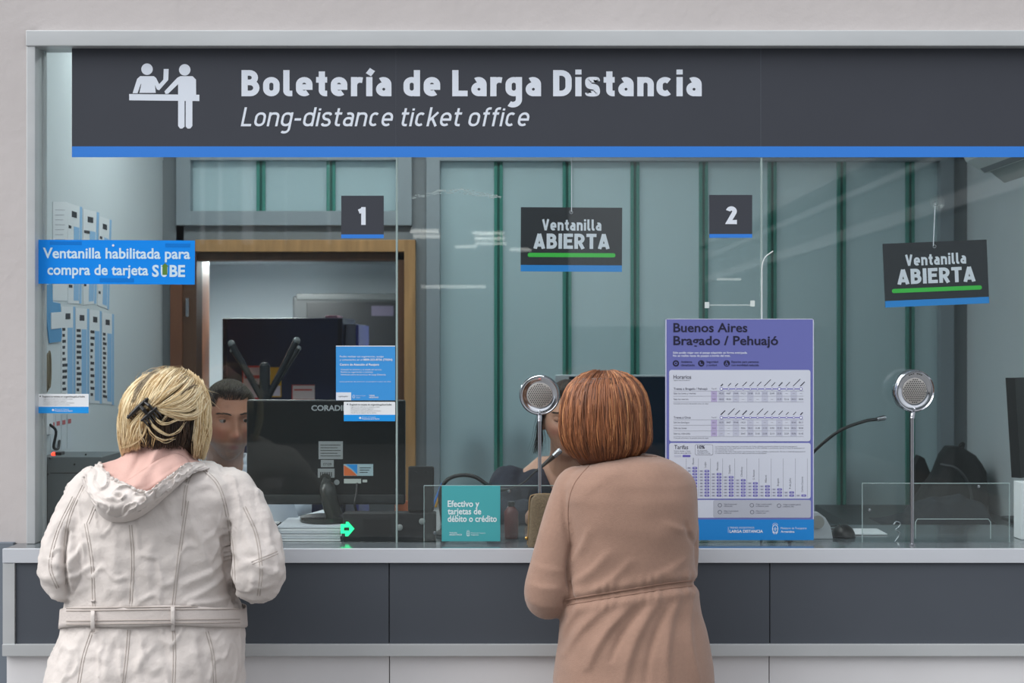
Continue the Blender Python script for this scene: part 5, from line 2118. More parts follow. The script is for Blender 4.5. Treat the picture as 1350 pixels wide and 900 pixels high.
def shoes(e, pts, m, face=1):
    for x, y in pts:
        bb = MB()
        rg = []
        for i in range(9):
            t = i / 8
            w = .038 * (1 - .25 * abs(t - .6) - (.5 * max(0, t - .85) / .15))
            h_ = .085 - .05 * t
            rg.append([(x + w * math.cos(a), y + face * (-.07 + .24 * t), .001 + max(0, .5 * h_ + .5 * h_ * math.sin(a) * (1 if math.sin(a) > 0 else 1))) for a in [2 * PI * j / 20 for j in range(20)]])
        bb.rings(rg)
        bb.build('shoe', m, e, 60)


m_skin = skin_mat('skin')
m_hair = mat('hair_strands', (150, 100, 60), .45, attr='tint', spec=.4)
m_trous = mat('dark_trousers', (44, 46, 54), .85, var=.1)
m_shoe = mat('shoe_black', (34, 32, 32), .4)


def legs(bb, hip, knees, ankles, r=(.085, .062, .045)):
    for h_, k, a in zip(hip, knees, ankles):
        limb(bb, [h_, k, a], list(r))


# ---------------------------------------------- the woman in the beige hooded coat
def coat_woman():
    Y = -.40
    def Q(px, py, y=Y):
        return V3(px, py, y)
    hc = Q(214, 548, -.365)
    M = Matrix.Translation(hc) @ Matrix.Rotation(PI, 4, 'Z') @ Matrix.Rotation(.30, 4, 'X') @ Matrix.Scale(.96, 4)
    e = empty('person', (hc.x, Y, 0), 'woman with blonde clipped-up hair in a beige hooded coat leaning on the ledge', 'person')
    e_inv = Matrix.Translation(-Vector(e.location))

    def put(o):
        o.parent = e
        o.matrix_parent_inverse = e_inv
        return o
    shL, elL, wrL = Q(125, 652), Q(92, 764, -.42), V3(160, 690, -.15)
    shR, elR, wrR = Q(305, 655), Q(337, 766, -.42), V3(286, 691, -.15)
    hipz = .86
    cx = Q(203, 800).x
    # body
    bb = MB()
    head(bb, M)
    limb(bb, [hc + Vector((0, -.015, -.06)), Q(207, 622, -.40)], [.054, .060])
    bb.rings(torso_rings([(.80, cx - .15, cx + .15, -.29, -.51), (.95, cx - .15, cx + .15, -.30, -.51), (1.10, cx - .15, cx + .15, -.29, -.50), (1.24, cx - .16, cx + .16, -.30, -.50), (1.31, cx - .12, cx + .12, -.33, -.47), (1.33, cx - .06, cx + .06, -.36, -.44)]))
    limb(bb, [Q(132, 657), Q(100, 705, -.41), Q(92, 757, -.42), V3(118, 735, -.30), wrL], [.05, .044, .042, .036, .027])
    limb(bb, [Q(298, 659), Q(325, 705, -.41), Q(336, 758, -.42), V3(318, 735, -.30), wrR], [.05, .044, .042, .036, .027])
    hand(bb, wrL, (.55, .75, -.12), (0, 0, 1), (.6, -.4, 0), .95, .25)
    hand(bb, wrR, (-.55, .75, -.12), (0, 0, 1), (-.6, -.4, 0), .95, .25)
    legs(bb, [(cx - .09, Y, .84), (cx + .09, Y, .84)], [(cx - .10, Y + .01, .46), (cx + .10, Y + .01, .46)], [(cx - .11, Y - .01, .09), (cx + .11, Y - .01, .09)])
    for s in (-1, 1):
        limb(bb, [(cx + s * .11, Y - .02, .055), (cx + s * .12, Y + .11, .04)], [.036, .026])
    me = voxel(bb, .004, 2)
    c, nn = co_of(me)
    col = np.tile(np.array([206, 158, 136.]), (len(c), 1))
    tint(me, col)
    body = link('body', me, m_skin, None, 180)
    put(body)
    face_parts(M, body, (120, 96, 66))
    # coat
    m_coat = mat('coat_cotton', (208, 200, 195), .82, var=.035, scale=14, bump=.25, bscale=160, sheen=.15)
    m_seam_ = mat('coat_seam', (172, 162, 155), .85)
    tab = [(612, 152, 282, .10, .085), (622, 136, 298, .12, .105), (634, 116, 316, .135, .122), (650, 102, 326, .145, .135), (690, 96, 318, .15, .142), (740, 94, 309, .15, .14), (780, 91, 307, .15, .135), (812, 85, 320, .152, .138), (835, 82, 321, .156, .146), (865, 70, 321, .165, .16), (900, 58, 321, .172, .17), (980, 40, 328, .185, .185)]
    bb = MB()
    bb.rings(torso_rings([(Q(0, py).z, Q(a, 0).x, Q(b_, 0).x, Y + f_, Y - k_) for py, a, b_, f_, k_ in tab], ex=2.35))
    limb(bb, [Q(128, 655), Q(98, 705, -.43), Q(90, 757, -.455), V3(116, 735, -.31), wrL], [.072, .064, .064, .058, .044], 22)
    limb(bb, [Q(302, 657), Q(329, 705, -.43), Q(340, 758, -.455), V3(320, 735, -.31), wrR], [.072, .066, .064, .058, .044], 22)
    me = voxel(bb, .0048, 3)
    c, nn = co_of(me)
    c = ridges(c, nn, [(150, 700, 168, 795, 10, .004), (205, 705, 198, 790, 9, .004), (262, 700, 285, 770, 8, .006), (245, 790, 300, 752, 6, .008), (240, 770, 306, 728, 6, .007), (252, 795, 312, 782, 5, .006),
                       (285, 690, 312, 740, 6, -.009), (292, 715, 318, 775, 5, .007), (84, 745, 112, 715, 6, .010), (86, 762, 120, 745, 5, .008), (89, 700, 91, 785, 4.5, -.032), (301, 690, 311, 790, 5, -.034), (96, 790, 110, 760, 6, .005),
                       (110, 838, 84, 900, 9, .007), (150, 838, 140, 900, 8, .005), (192, 835, 186, 900, 9, .006), (215, 838, 228, 880, 7, -.006), (258, 838, 268, 900, 8, .007), (296, 836, 304, 900, 9, .006), (125, 850, 150, 880, 6, .005), (205, 850, 180, 885, 6, .005),
                       (322, 700, 352, 740, 7, .006), (330, 740, 366, 752, 6, .008), (322, 772, 366, 768, 6, .007), (336, 690, 356, 720, 6, -.005), (62, 735, 95, 750, 6, .006), (66, 760, 98, 772, 6, .006), (75, 690, 60, 730, 6, .005),
                       (120, 670, 100, 700, 8, -.004), (235, 680, 262, 720, 8, -.004)], Y)
    nz = fbm(c, (22, 22, 30), 3)
    n2 = fbm(c, (60, 60, 70), 8)
    c2 = c + nn * (nz * .0045 + n2 * .0016)[:, None]
    nz3 = np.abs(fbm(c, (18, 18, 9), 21))
    c2 = c2 + nn * ((.12 - np.clip(nz3, 0, .12)) * .035)[:, None]
    set_co(me, c2)
    coat = put(link('coat', me, m_coat, None, 180))
    bvh = BVHTree.FromPolygons([v.co for v in me.vertices], [p.vertices for p in me.polygons])
    for s_ in ([(113, 690), (121, 740), (124, 800)], [(121, 832), (110, 866), (104, 900), (100, 915)], [(172, 692), (175, 740), (172, 802)], [(170, 830), (167, 866), (163, 900), (161, 915)], [(247, 660), (241, 700), (234, 750), (228, 802)], [(229, 830), (230, 866), (229, 900), (229, 915)], [(273, 832), (281, 866), (284, 915)], [(256, 616), (246, 640), (241, 680)],
               [(268, 618), (288, 640), (300, 680), (307, 735), (309, 780)], [(110, 640), (92, 680), (86, 720), (88, 770)], [(322, 668), (338, 705), (344, 750), (341, 785)], [(332, 742), (352, 734), (366, 728)], [(140, 628), (128, 660), (116, 690)], [(97, 655), (76, 700), (66, 745), (76, 775)]):
        o = seam(bvh, s_, .0011, None, m_seam_, gap=3.2)
        if o:
            o.parent = coat
    # belt with loops
    bb = MB()
    rg = torso_rings([(Q(0, py).z, Q(a, 0).x, Q(b_, 0).x, Y + f_, Y - k_) for py, a, b_, f_, k_ in ((803, 84, 321.5, .155, .142), (828, 82, 323, .158, .146))], ex=2.35)
    rows = [[tuple(Vector(p).lerp(Vector(q), t)) for p, q in zip(rg[0], rg[-1])] for t in (0, .25, .5, .75, 1)]
    for r_ in rows:
        for j in range(len(r_)):
            x, y, z = r_[j]
            r_[j] = (x, y - .001 + .002 * noise.noise(Vector((x * 40, z * 60, 5))), z + .008 * (x - cx) + .002 * math.sin(x * 30) + .032 * max(0, min(1, (Y - y) / .14)))
    bb.rings(rows, cap=False)
    belt = put(bb.build('belt', mat('coat_belt', (202, 193, 188), .82, var=.04, scale=14, bump=.25, bscale=160), None, 40))
    sm = belt.modifiers.new('s', 'SOLIDIFY')
    sm.thickness = .003
    sm.offset = 1
    dg = bpy.context.evaluated_depsgraph_get()
    bm_ = belt.evaluated_get(dg).to_mesh()
    bvb = BVHTree.FromPolygons([v.co[:] for v in bm_.vertices], [p.vertices[:] for p in bm_.polygons])
    for ofs in (800, 803.5, 817, 821.5):
        o = seam(bvb, [(88, ofs + 1.5), (140, ofs + .8), (200, ofs), (260, ofs - .6), (316, ofs - 1)], .0013, None, m_seam_, gap=0, n=5, lift=.0008)
        if o:
            o.parent = belt
    for px in (123.5, 228.5):
        q = []
        for py in (790, 799, 806, 812, 819, 825, 831):
            d = (V3(px, py, 0) - Vector((0, CY, CZ))).normalized()
            h = bvb.ray_cast(Vector((0, CY, CZ)), d)
            if h[0] is None:
                h = bvh.ray_cast(Vector((0, CY, CZ)), d)
            q.append(h[0] + Vector((0, -.006, 0)))
        bb = MB()
        bb.grid([[p + Vector((s * .0045, 0, 0)) for s in (-1, -.5, 0, .5, 1)] for p in q])
        o = bb.build('belt_loop', m_coat, belt, 180)
        sm = o.modifiers.new('s', 'SOLIDIFY')
        sm.thickness = .004

    # hood lying on the back
    def curve(pts, n):
        c_ = catmull([(a, b_, y) for a, b_, y in pts], 10)
        L_ = [0]
        for i in range(1, len(c_)):
            L_.append(L_[-1] + (c_[i] - c_[i - 1]).length)
        return [Vector([np.interp(L_[-1] * i / n, L_, [p[k] for p in c_]) for k in range(3)]) for i in range(n + 1)]
    NS = 160
    r0 = curve([(160, 603, -.36), (170, 592, -.42), (196, 581, -.452), (222, 584, -.452), (240, 589, -.43), (254, 600, -.38)], NS)
    rm = curve([(130, 610, -.42), (138, 622, -.50), (150, 633, -.55), (163, 638, -.575), (178, 647, -.59), (196, 648, -.59), (209, 638, -.58), (226, 626, -.555), (248, 611, -.50), (268, 609, -.42)], NS)
    md = curve([(112, 625, -.46), (118, 645, -.54), (130, 662, -.585), (146, 670, -.60), (162, 672, -.61), (180, 670, -.61), (200, 660, -.595), (226, 642, -.565), (252, 622, -.52), (272, 613, -.45)], NS)
    bt = curve([(108, 628, -.48), (115, 650, -.53), (127, 673, -.545), (140, 685, -.55), (156, 688, -.55), (176, 685, -.55), (197, 673, -.55), (226, 648, -.54), (254, 623, -.51), (276, 615, -.46)], NS)

    def loft(curves, per, ampf):
        rows = []
        for a in range(len(curves) - 1):
            for i in range(per + (1 if a == len(curves) - 2 else 0)):
                t = i / per
                row = []
                for j in range(NS + 1):
                    p0 = curves[max(a - 1, 0)][j]
                    p1, p2 = curves[a][j], curves[a + 1][j]
                    p3 = curves[min(a + 2, len(curves) - 1)][j]
                    p = 0.5 * ((2 * p1) + (p2 - p0) * t + (2 * p0 - 5 * p1 + 4 * p2 - p3) * t * t + (3 * p1 - p0 - 3 * p2 + p3) * t ** 3)
                    v = (a + t) / (len(curves) - 1)
                    q = V3(p.x, p.y, p.z)
                    q += Vector((0, -1, .3)) * ampf(j / NS, v)
                    row.append(q)
                rows.append(row)
        return rows
    rm2 = [Vector((p.x, p.y + 1.5, p.z + .020)) for p in rm]
    mid = [a.lerp(b_, .5) + Vector((0, 2, .022)) for a, b_ in zip(r0, rm)]
    bb = MB()
    bb.grid(loft([r0, mid, rm2], 9, lambda u, v: .003 + .007 * noise.noise(Vector((u * 7, v * 3, 9))) + .012 * math.exp(-((u - .62 + .30 * v) / .05) ** 2) * math.sin(PI * v) - .008 * math.exp(-((u - .36 + .1 * v) / .04) ** 2) * math.sin(PI * v)))
    m_pink = mat('hood_lining_pink', (204, 166, 156), .8, var=.03, scale=20, bump=.2, bscale=160)
    o = put(bb.build('hood_lining', m_pink, None, 180))
    o['label'] = 'pink hood lining'
    sm = o.modifiers.new('s', 'SOLIDIFY')
    sm.thickness = .003
    lin_me = o.data
    bl = BVHTree.FromPolygons([v.co for v in lin_me.vertices], [p.vertices for p in lin_me.polygons])
    up_ = curve([(160, 638, 0), (185, 621, 0), (210, 605, 0), (231, 597, 0), (246, 603, 0)], 30)
    lo_ = curve([(172, 645, 0), (192, 646, 0), (206, 637, 0), (226, 624, 0), (250, 608, 0)], 30)
    rows = []
    for i in range(9):
        t = i / 8
        row = []
        for a_, b_ in zip(up_, lo_):
            q = a_.lerp(b_, t)
            d = (V3(q.x, q.y, 0) - Vector((0, CY, CZ))).normalized()
            h = bl.ray_cast(Vector((0, CY, CZ)), d)
            p = h[0] if h[0] is not None else V3(q.x, q.y, -.57)
            row.append(p - d * (.0045 + .006 * math.sin(PI * min(1, t * 1.15)) + .003 * noise.noise(Vector((q.x * .12, q.y * .12, 3)))))
        rows.append(row)
    bb = MB()
    bb.grid(rows)
    fo = put(bb.build('lining_flap', m_pink, None, 180))
    sm = fo.modifiers.new('s', 'SOLIDIFY')
    sm.thickness = .003
    # collar standing round the neck, pink inside
    bb = MB()
    cc = M @ Vector((0, .02, -.10))
    rows = []
    for i in range(6):
        t = i / 5
        rows.append([(Q(208, 0).x + (.066 + .012 * (1 - t)) * math.sin(a) + .002 * noise.noise(Vector((a * 2, t, 3))), -.392 - (.058 + .014 * (1 - t)) * math.cos(a), Q(0, 607 - 22 * t + 10 * (1 - math.cos(a)) * .5, -.44).z) for a in [math.radians(-150 + 300 * j / 48) for j in range(49)]])
    bb.grid(rows)
    o = put(bb.build('collar', m_pink, None, 180))
    sm = o.modifiers.new('s', 'SOLIDIFY')
    sm.thickness = .004

    def outer(u, v):
        g = .0055 * math.sin(u * 130 + 3 * math.sin(u * 31)) * max(0, min(1, 1.6 - v * 4.4)) * (1 if u < .62 else .35)
        f_ = .010 * noise.noise(Vector((u * 5, v * 3.5, 2))) * math.sin(PI * min(1, v * 1.1))
        tuck = -.022 * math.exp(-((u - .36) / .05) ** 2 - ((v - .72) / .10) ** 2) + .010 * math.exp(-((u - .42) / .03) ** 2 - ((v - .72) / .14) ** 2)
        fold = .009 * math.exp(-((v - .45 - .25 * (u - .4)) / .08) ** 2) * math.exp(-((u - .5) / .25) ** 2)
        n2_ = noise.noise(Vector((u * 16, v * 5, 7)))
        cr = .012 * (.18 - min(.18, abs(noise.noise(Vector((u * 9 + v * 4, v * 6 - u * 3, 12)))))) / .18 * math.sin(PI * min(1, v * 1.05))
        return g + f_ + tuck + fold + .005 * n2_ * math.sin(PI * v) + cr - .004
    bb = MB()
    bb.grid(loft([rm2, rm, md, bt], 16, outer))
    o = put(bb.build('hood', m_coat, None, 180))
    sm = o.modifiers.new('s', 'SOLIDIFY')
    sm.thickness = .004
    # trousers and shoes
    bb = MB()
    legs(bb, [(cx - .09, Y, .86), (cx + .09, Y, .86)], [(cx - .10, Y + .01, .46), (cx + .10, Y + .01, .46)], [(cx - .11, Y - .01, .10), (cx + .11, Y - .01, .10)], (.10, .076, .06))
    me = voxel(bb, .008, 3)
    put(link('trousers', me, m_trous, None, 180))
    tmp = MB()
    n0 = len(bpy.data.objects)
    before = set(o.name for o in bpy.data.objects)
    shoes(None, [(cx - .11, Y), (cx + .11, Y)], m_shoe)
    for o in list(bpy.data.objects):
        if o.name not in before:
            put(o)

    # hair: dark underlayer, blonde strands, claw clip
    ec, er = Q(214.5, 548, -.372), Vector((.102, .122, .106))

    def surf(px, py, off=0.0):
        k = (ec.y - .05 - CY) / F
        x, z = (px - 675) * k, CZ - (py - 450) * k
        dx, dz = (x - ec.x) / er.x, (z - ec.z) / er.z
        if z < ec.z:
            dz *= .62
        q = 1 - dx * dx - dz * dz
        y = ec.y - er.y * math.sqrt(q) if q > 0 else ec.y
        n_ = Vector((dx / er.x, -math.sqrt(max(q, 0)) / er.y, dz / er.z))
        n_ = n_.normalized() if n_.length > 1e-6 else Vector((0, -1, 0))
        return Vector((x, y, z)) + n_ * off
    bb = MB()
    bb.ell(ec + Vector((0, .004, .004)), (.089, .106, .094), nu=32, nv=24)
    bb.ell(ec + Vector((.004, -.035, -.055)), (.066, .058, .052), nu=24, nv=18)
    bb.ell(ec + Vector((-.06, .0, -.04)), (.028, .05, .06), nu=24, nv=18)
    bb.ell(ec + Vector((.068, .0, -.04)), (.022, .05, .062), nu=24, nv=18)
    me = voxel(bb, .005, 6)
    c, nn = co_of(me)
    ci = np.array([list(M.inverted() @ Vector(p)) for p in c])
    keep = ~((ci[:, 1] < -.03) & (ci[:, 2] < .065) & (np.abs(ci[:, 0]) < .072))
    bmm = bmesh.new()
    bmm.from_mesh(me)
    bmm.verts.ensure_lookup_table()
    bmesh.ops.delete(bmm, geom=[bmm.verts[i] for i in np.where(~keep)[0]], context='VERTS')
    bmm.to_mesh(me)
    bmm.free()
    c, nn = co_of(me)
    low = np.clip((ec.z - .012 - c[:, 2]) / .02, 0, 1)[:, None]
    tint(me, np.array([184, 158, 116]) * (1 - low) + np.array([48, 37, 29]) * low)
    put(link('hair_underlayer', me, m_hair, None, 180))
    R_ = random.Random(11)
    pal = [(224, 204, 164), (236, 220, 186), (210, 186, 142), (190, 160, 114), (230, 210, 170), (168, 138, 98)]
    it = []

    def fam(n, paths, off0, off1, r=(.0010, .0017), jit=2.0, pal=pal):
        """strands between two guide paths of the same length"""
        a, b_ = paths
        for _ in range(n):
            t = R_.random()
            off = R_.uniform(off0, off1)
            pts = []
            w = R_.uniform(-1, 1)
            for i, (p, q) in enumerate(zip(a, b_)):
                pts.append((p[0] + (q[0] - p[0]) * t + R_.gauss(0, jit * .5), p[1] + (q[1] - p[1]) * t + R_.gauss(0, jit * .5), 0))
            c_ = catmull(pts, 4)
            it.append(([surf(p.x, p.y, off + .002 * math.sin(i * .6 + w * 3)) for i, p in enumerate(c_)], R_.uniform(*r), R_.choice(pal)))
    dk0 = [(96, 78, 56), (112, 92, 66)]
    # left side falling to the collar
    fam(230, ([(205, 491), (181, 508), (168, 535), (163, 566), (160, 596)], [(213, 491), (193, 513), (183, 540), (181, 566), (178, 592)]), .000, .006)
    fam(80, ([(190, 498), (171, 520), (163, 550), (160, 585), (161, 606)], [(198, 496), (178, 522), (170, 552), (166, 580), (165, 600)]), .002, .007)
    # crown falling into the clip
    fam(240, ([(213, 490), (198, 506), (188, 526), (184, 545)], [(222, 490), (212, 508), (206, 524), (201, 540)]), .001, .007)
    fam(240, ([(222, 490), (214, 508), (208, 524), (203, 537)], [(243, 494), (240, 508), (226, 522), (211, 536)]), .003, .009)
    # right half swept across into the clip
    fam(260, ([(240, 493), (244, 508), (232, 524), (214, 536)], [(256, 506), (261, 526), (250, 541), (220, 539)]), .003, .010)
    fam(150, ([(256, 508), (264, 530), (254, 545), (234, 543), (214, 537)], [(259, 520), (262, 541), (255, 551), (238, 549), (216, 540)]), .003, .009)
    # grey-brown roots at the parting
    rt = [(150, 136, 112), (172, 154, 122), (128, 114, 94)]
    fam(34, ([(204, 493), (192, 504), (186, 518), (184, 530)], [(210, 493), (200, 506), (192, 520), (190, 532)]), .006, .0085, r=(.0007, .0012), pal=rt)
    fam(30, ([(232, 490), (246, 498), (256, 508)], [(226, 491), (238, 502), (250, 514)]), .006, .009, r=(.0007, .0012), pal=rt)
    fam(8, ([(240, 518), (248, 512), (254, 511)], [(238, 522), (246, 517), (252, 515)]), .008, .010, r=(.0008, .0013), pal=dk0)
    # lock hanging at the right
    fam(170, ([(246, 500), (255, 518), (257, 545), (255, 575), (252, 602)], [(257, 508), (265, 530), (267, 560), (265, 585), (259, 606)]), .003, .010)
    # below the clip on the left
    fam(170, ([(198, 541), (184, 556), (178, 572), (174, 590)], [(205, 545), (199, 560), (195, 574), (192, 588)]), .001, .006)
    # dark nape hair
    dk = [(44, 34, 27), (58, 44, 34), (36, 29, 25), (72, 54, 40)]
    fam(170, ([(205, 546), (203, 560), (206, 575), (205, 588)], [(258, 546), (256, 560), (254, 574), (250, 590)]), -.003, .002, pal=dk)
    fam(60, ([(190, 562), (188, 574), (184, 584)], [(215, 566), (214, 576), (212, 588)]), -.001, .003, pal=dk + pal[3:4])
    # loose strands
    for g in ([(206, 546), (214, 560), (228, 569), (240, 566), (246, 555)], [(203, 548), (208, 566), (222, 576), (236, 574)], [(196, 548), (196, 566), (200, 580)], [(212, 548), (224, 556), (240, 552), (254, 543)], [(228, 541), (240, 550), (257, 549)], [(206, 552), (200, 570), (188, 580), (168, 588)], [(236, 524), (230, 540), (223, 553)]):
        for k in range(5):
            c_ = catmull([(a + R_.gauss(0, 1.2), b_ + R_.gauss(0, 1.2), 0) for a, b_ in g], 5)
            it.append(([surf(p.x, p.y, .008) for p in c_], .0009, R_.choice(pal)))
    for _ in range(46):
        a = R_.uniform(-.2, PI + .2)
        px, py = 214 + 52 * math.cos(a), 540 - 50 * math.sin(a)
        g = [(px, py), (px + 9 * math.cos(a + .8), py - 7 * math.sin(a + .8)), (px + 12 * math.cos(a - .6) + R_.gauss(0, 4), py - 6 * math.sin(a - .6) + R_.gauss(0, 3))]
        c_ = catmull([(x, y, 0) for x, y in g], 5)
        it.append(([surf(p.x, p.y, .002) for p in c_], .0004, R_.choice(pal)))
    put(strands(it, 'hair', m_hair, None))
    # claw clip
    m_clip = mat('clip_black', (22, 21, 22), .35)
    bb = MB()
    A, B_ = surf(183, 549, .016), surf(206, 527, .016)
    bb.tube([A, A.lerp(B_, .5), B_], [.0035, .006, .0035], 10)
    for k in range(9):
        p = A.lerp(B_, .08 + .105 * k)
        bb.tube([p + Vector((-.003, -.002, .003)), p + Vector((.004, .004, -.006))], [.0024, .0016], 6)
    C_, D_ = surf(199, 552, .014), surf(216, 537, .014)
    bb.tube([C_, C_.lerp(D_, .5), D_], [.003, .0055, .003], 10)
    for k in range(6):
        p = C_.lerp(D_, .1 + .16 * k)
        bb.tube([p, p + Vector((.012, .002, -.014)), p + Vector((.016, .012, -.022))], [.0026, .002, .001], 6)
    bb.tube([A.lerp(B_, .62), surf(203, 540, .020), C_.lerp(D_, .45)], [.004, .005, .004], 8)
    bb.tube([A.lerp(B_, .82), surf(208, 535, .019), C_.lerp(D_, .8)], [.003, .004, .003], 8)
    put(bb.build('claw_clip', m_clip, None))
    bb = MB()
    bb.tube(catmull([V3(173.5, 578, -.40), V3(172.5, 583, -.405), V3(175, 585, -.41), V3(177.5, 583, -.41), V3(177, 578, -.40)], 4), .0016, 8)
    put(bb.build('earring', m_chrome, None))


coat_woman()


# ---------------------------------------------- the red-haired woman in the tan knit dress
def dress_woman():
    Y = -.38

    def Q(px, py, y=Y):
        return V3(px, py, y)
    hc = Q(797, 552, -.35)
    M = Matrix.Translation(hc) @ Matrix.Rotation(PI - .08, 4, 'Z') @ Matrix.Rotation(.26, 4, 'X') @ Matrix.Scale(.96, 4)
    cx = Q(829, 780).x
    e = empty('person', (cx, Y, 0), 'woman with a copper bob in a tan knit dress standing at the second window', 'person')
    e_inv = Matrix.Translation(-Vector(e.location))

    def put(o):
        o.parent = e
        o.matrix_parent_inverse = e_inv
        return o
    wrL, wrR = V3(772, 690, -.15), V3(862, 690, -.15)
    bb = MB()
    head(bb, M)
    limb(bb, [hc + Vector((.004, -.015, -.055)), Q(808, 618, -.38)], [.051, .056])
    bb.rings(torso_rings([(.80, cx - .15, cx + .15, -.27, -.50), (.95, cx - .13, cx + .13, -.29, -.48), (1.10, cx - .13, cx + .13, -.28, -.47), (1.24, cx - .14, cx + .14, -.29, -.47), (1.31, cx - .11, cx + .10, -.31, -.45), (1.335, cx - .06, cx + .05, -.34, -.42)]))
    limb(bb, [Q(768, 650), Q(745, 690, -.39), Q(730, 745, -.40), Q(722, 786, -.40), V3(738, 765, -.30), wrL], [.042, .040, .038, .036, .034, .025])
    limb(bb, [Q(884, 650), Q(893, 700, -.36), Q(892, 755, -.33), V3(885, 745, -.25), wrR], [.036, .034, .032, .030, .024])
    hand(bb, wrL, (.5, .8, -.15), (0, 0, 1), (.6, -.4, 0), .92, .3)
    hand(bb, wrR, (-.5, .8, -.15), (0, 0, 1), (-.6, -.4, 0), .92, .3)
    kx = cx + .01
    legs(bb, [(kx - .085, Y, .84), (kx + .085, Y, .84)], [(kx - .09, Y + .01, .46), (kx + .09, Y + .01, .46)], [(kx - .09, Y - .01, .09), (kx + .09, Y - .01, .09)])
    for s in (-1, 1):
        limb(bb, [(kx + s * .09, Y - .02, .055), (kx + s * .10, Y + .11, .04)], [.035, .026])
    me = voxel(bb, .004, 2)
    c, nn = co_of(me)
    tint(me, np.tile(np.array([214, 164, 138.]), (len(c), 1)))
    body = put(link('body', me, m_skin, None, 180))
    face_parts(M, body, (110, 70, 46))
    m_knit = mat('tan_knit', (149, 118, 102), .9, var=.05, scale=120, bump=.35, bscale=420, sheen=.25)
    tab = [(600, 808, 864, .048, .056), (604, 796, 879, .07, .078), (609.5, 776, 892, .09, .094), (620, 752, 905, .105, .108), (634, 741, 913, .118, .120), (655, 737, 918, .125, .128), (690, 744, 919, .13, .13), (725, 748, 915, .13, .125), (765, 743, 917, .13, .122), (800, 739, 924, .135, .13), (850, 735, 935, .15, .15), (900, 729, 941, .16, .165), (1000, 720, 955, .17, .175), (1080, 715, 962, .175, .178)]
    bb = MB()
    bb.rings(torso_rings([(Q(0, py).z, Q(a, 0).x, Q(b_, 0).x, Y + f_, Y - k_) for py, a, b_, f_, k_ in tab], ex=2.3))
    limb(bb, [Q(762, 645), Q(745, 690, -.39), Q(730, 745, -.40), Q(722, 786, -.40), V3(738, 765, -.30), wrL], [.058, .056, .055, .056, .05, .036], 22)
    limb(bb, [Q(890, 645), Q(894, 700, -.36), Q(893, 755, -.33), V3(885, 745, -.25), wrR], [.052, .050, .046, .044, .034], 22)
    me = voxel(bb, .005, 7)
    c, nn = co_of(me)
    folds = [(750, 745, 775, 700, 7, .005), (752, 770, 800, 730, 8, .006), (770, 785, 830, 740, 8, .005), (753, 720, 756, 790, 3.5, -.012), (745, 650, 754, 720, 4, -.004),
             (800, 800, 745, 862, 8, .007), (835, 795, 775, 880, 9, .009), (868, 790, 822, 900, 10, .009), (895, 785, 880, 900, 9, .007), (760, 808, 742, 840, 6, .006), (912, 785, 922, 900, 7, .005), (850, 800, 806, 870, 6, -.006), (885, 795, 852, 900, 6, -.006),
             (880, 690, 912, 700, 6, .004), (860, 760, 905, 735, 7, .004), (700, 770, 738, 775, 6, .004), (705, 745, 742, 752, 7, .003), (820, 620, 760, 660, 12, .003), (905, 690, 918, 720, 4, -.006)]
    c = ridges(c, nn, folds, Y)
    # waist seam: cloth gathered above and below a tilted line
    k = (c[:, 1] - CY) / F
    px, py = 675 + c[:, 0] / k, 450 - (c[:, 2] - CZ) / k
    line = np.interp(px, [735, 780, 830, 880, 918], [796, 788, 780, 772, 768])
    tor = (px > 742)
    q = py - line
    pinch = -.006 * np.exp(-(q / 5.5) ** 2) + .004 * np.exp(-((q - 12) / 7) ** 2) + .003 * np.exp(-((q + 11) / 7) ** 2)
    gath = .0016 * np.sin(px * .42 + 2 * np.sin(px * .11)) * np.exp(-((np.abs(q) - 9) / 9) ** 2)
    c = c + nn * ((pinch + gath) * tor)[:, None]
    c = c + nn * (fbm(c, (16, 16, 18), 5) * .003)[:, None]
    set_co(me, c)
    dress = put(link('dress', me, m_knit, None, 180))
    bvh = BVHTree.FromPolygons([v.co for v in me.vertices], [p.vertices for p in me.polygons])
    m_ks = mat('knit_seam', (140, 110, 95), .9, bump=.3, bscale=400)
    for pts, r, g in (([(746, 794), (780, 788), (830, 780), (880, 772), (916, 768)], .0022, 7), ([(778, 612), (757, 638), (749, 670), (751, 720), (753, 740)], .0014, 0), ([(786, 606), (820, 601), (866, 602)], .0022, 0)):
        o = seam(bvh, pts, r, None, m_ks, gap=g, n=8)
        if o:
            o.parent = dress
    before = set(o.name for o in bpy.data.objects)
    shoes(None, [(kx - .09, Y), (kx + .09, Y)], m_shoe)
    for o in list(bpy.data.objects):
        if o.name not in before:
            put(o)

    # bob: rings of the hair's outline, then strands from the crown to the hem
    prof = [(487.5, 796, 800), (489, 783, 813), (492, 772, 824), (498, 760, 836), (506, 751, 844), (518, 744, 851), (533, 740, 855), (552, 738, 857), (572, 738.5, 858), (586, 742, 856), (595, 748, 851), (604, 757, 843), (612, 768, 830)]
    yc = -.355
    pv = [p[0] for p in prof]

    def shell(th, v, off=0.0, hem=0.0):
        """th 0 = back, +-pi = face; v 0 crown .. 1 hem"""
        py = 487.5 + (604 - 487.5 + hem + (4 * max(0, -math.sin(th)) - 17 * max(0, math.sin(th)) ** 1.5 + 3)) * v
        xl, xr = np.interp(py, pv, [p[1] for p in prof]), np.interp(py, pv, [p[2] for p in prof])
        kk = (yc - CY) / F
        a = (xr - xl) / 2 * kk + off
        cxx = ((xl + xr) / 2 - 675) * kk
        bk = a * 1.06 if math.cos(th) > 0 else a * 1.02
        return Vector((cxx + a * math.sin(th), yc - bk * math.cos(th), CZ - (py - 450) * kk + (off if v < .1 else 0)))
    bb = MB()
    rows = [[shell(math.radians(-132 + 264 * j / 60), (i / 22) ** 1.3, -.006, -3) for j in range(61)] for i in range(1, 23)]
    bb.grid(rows)
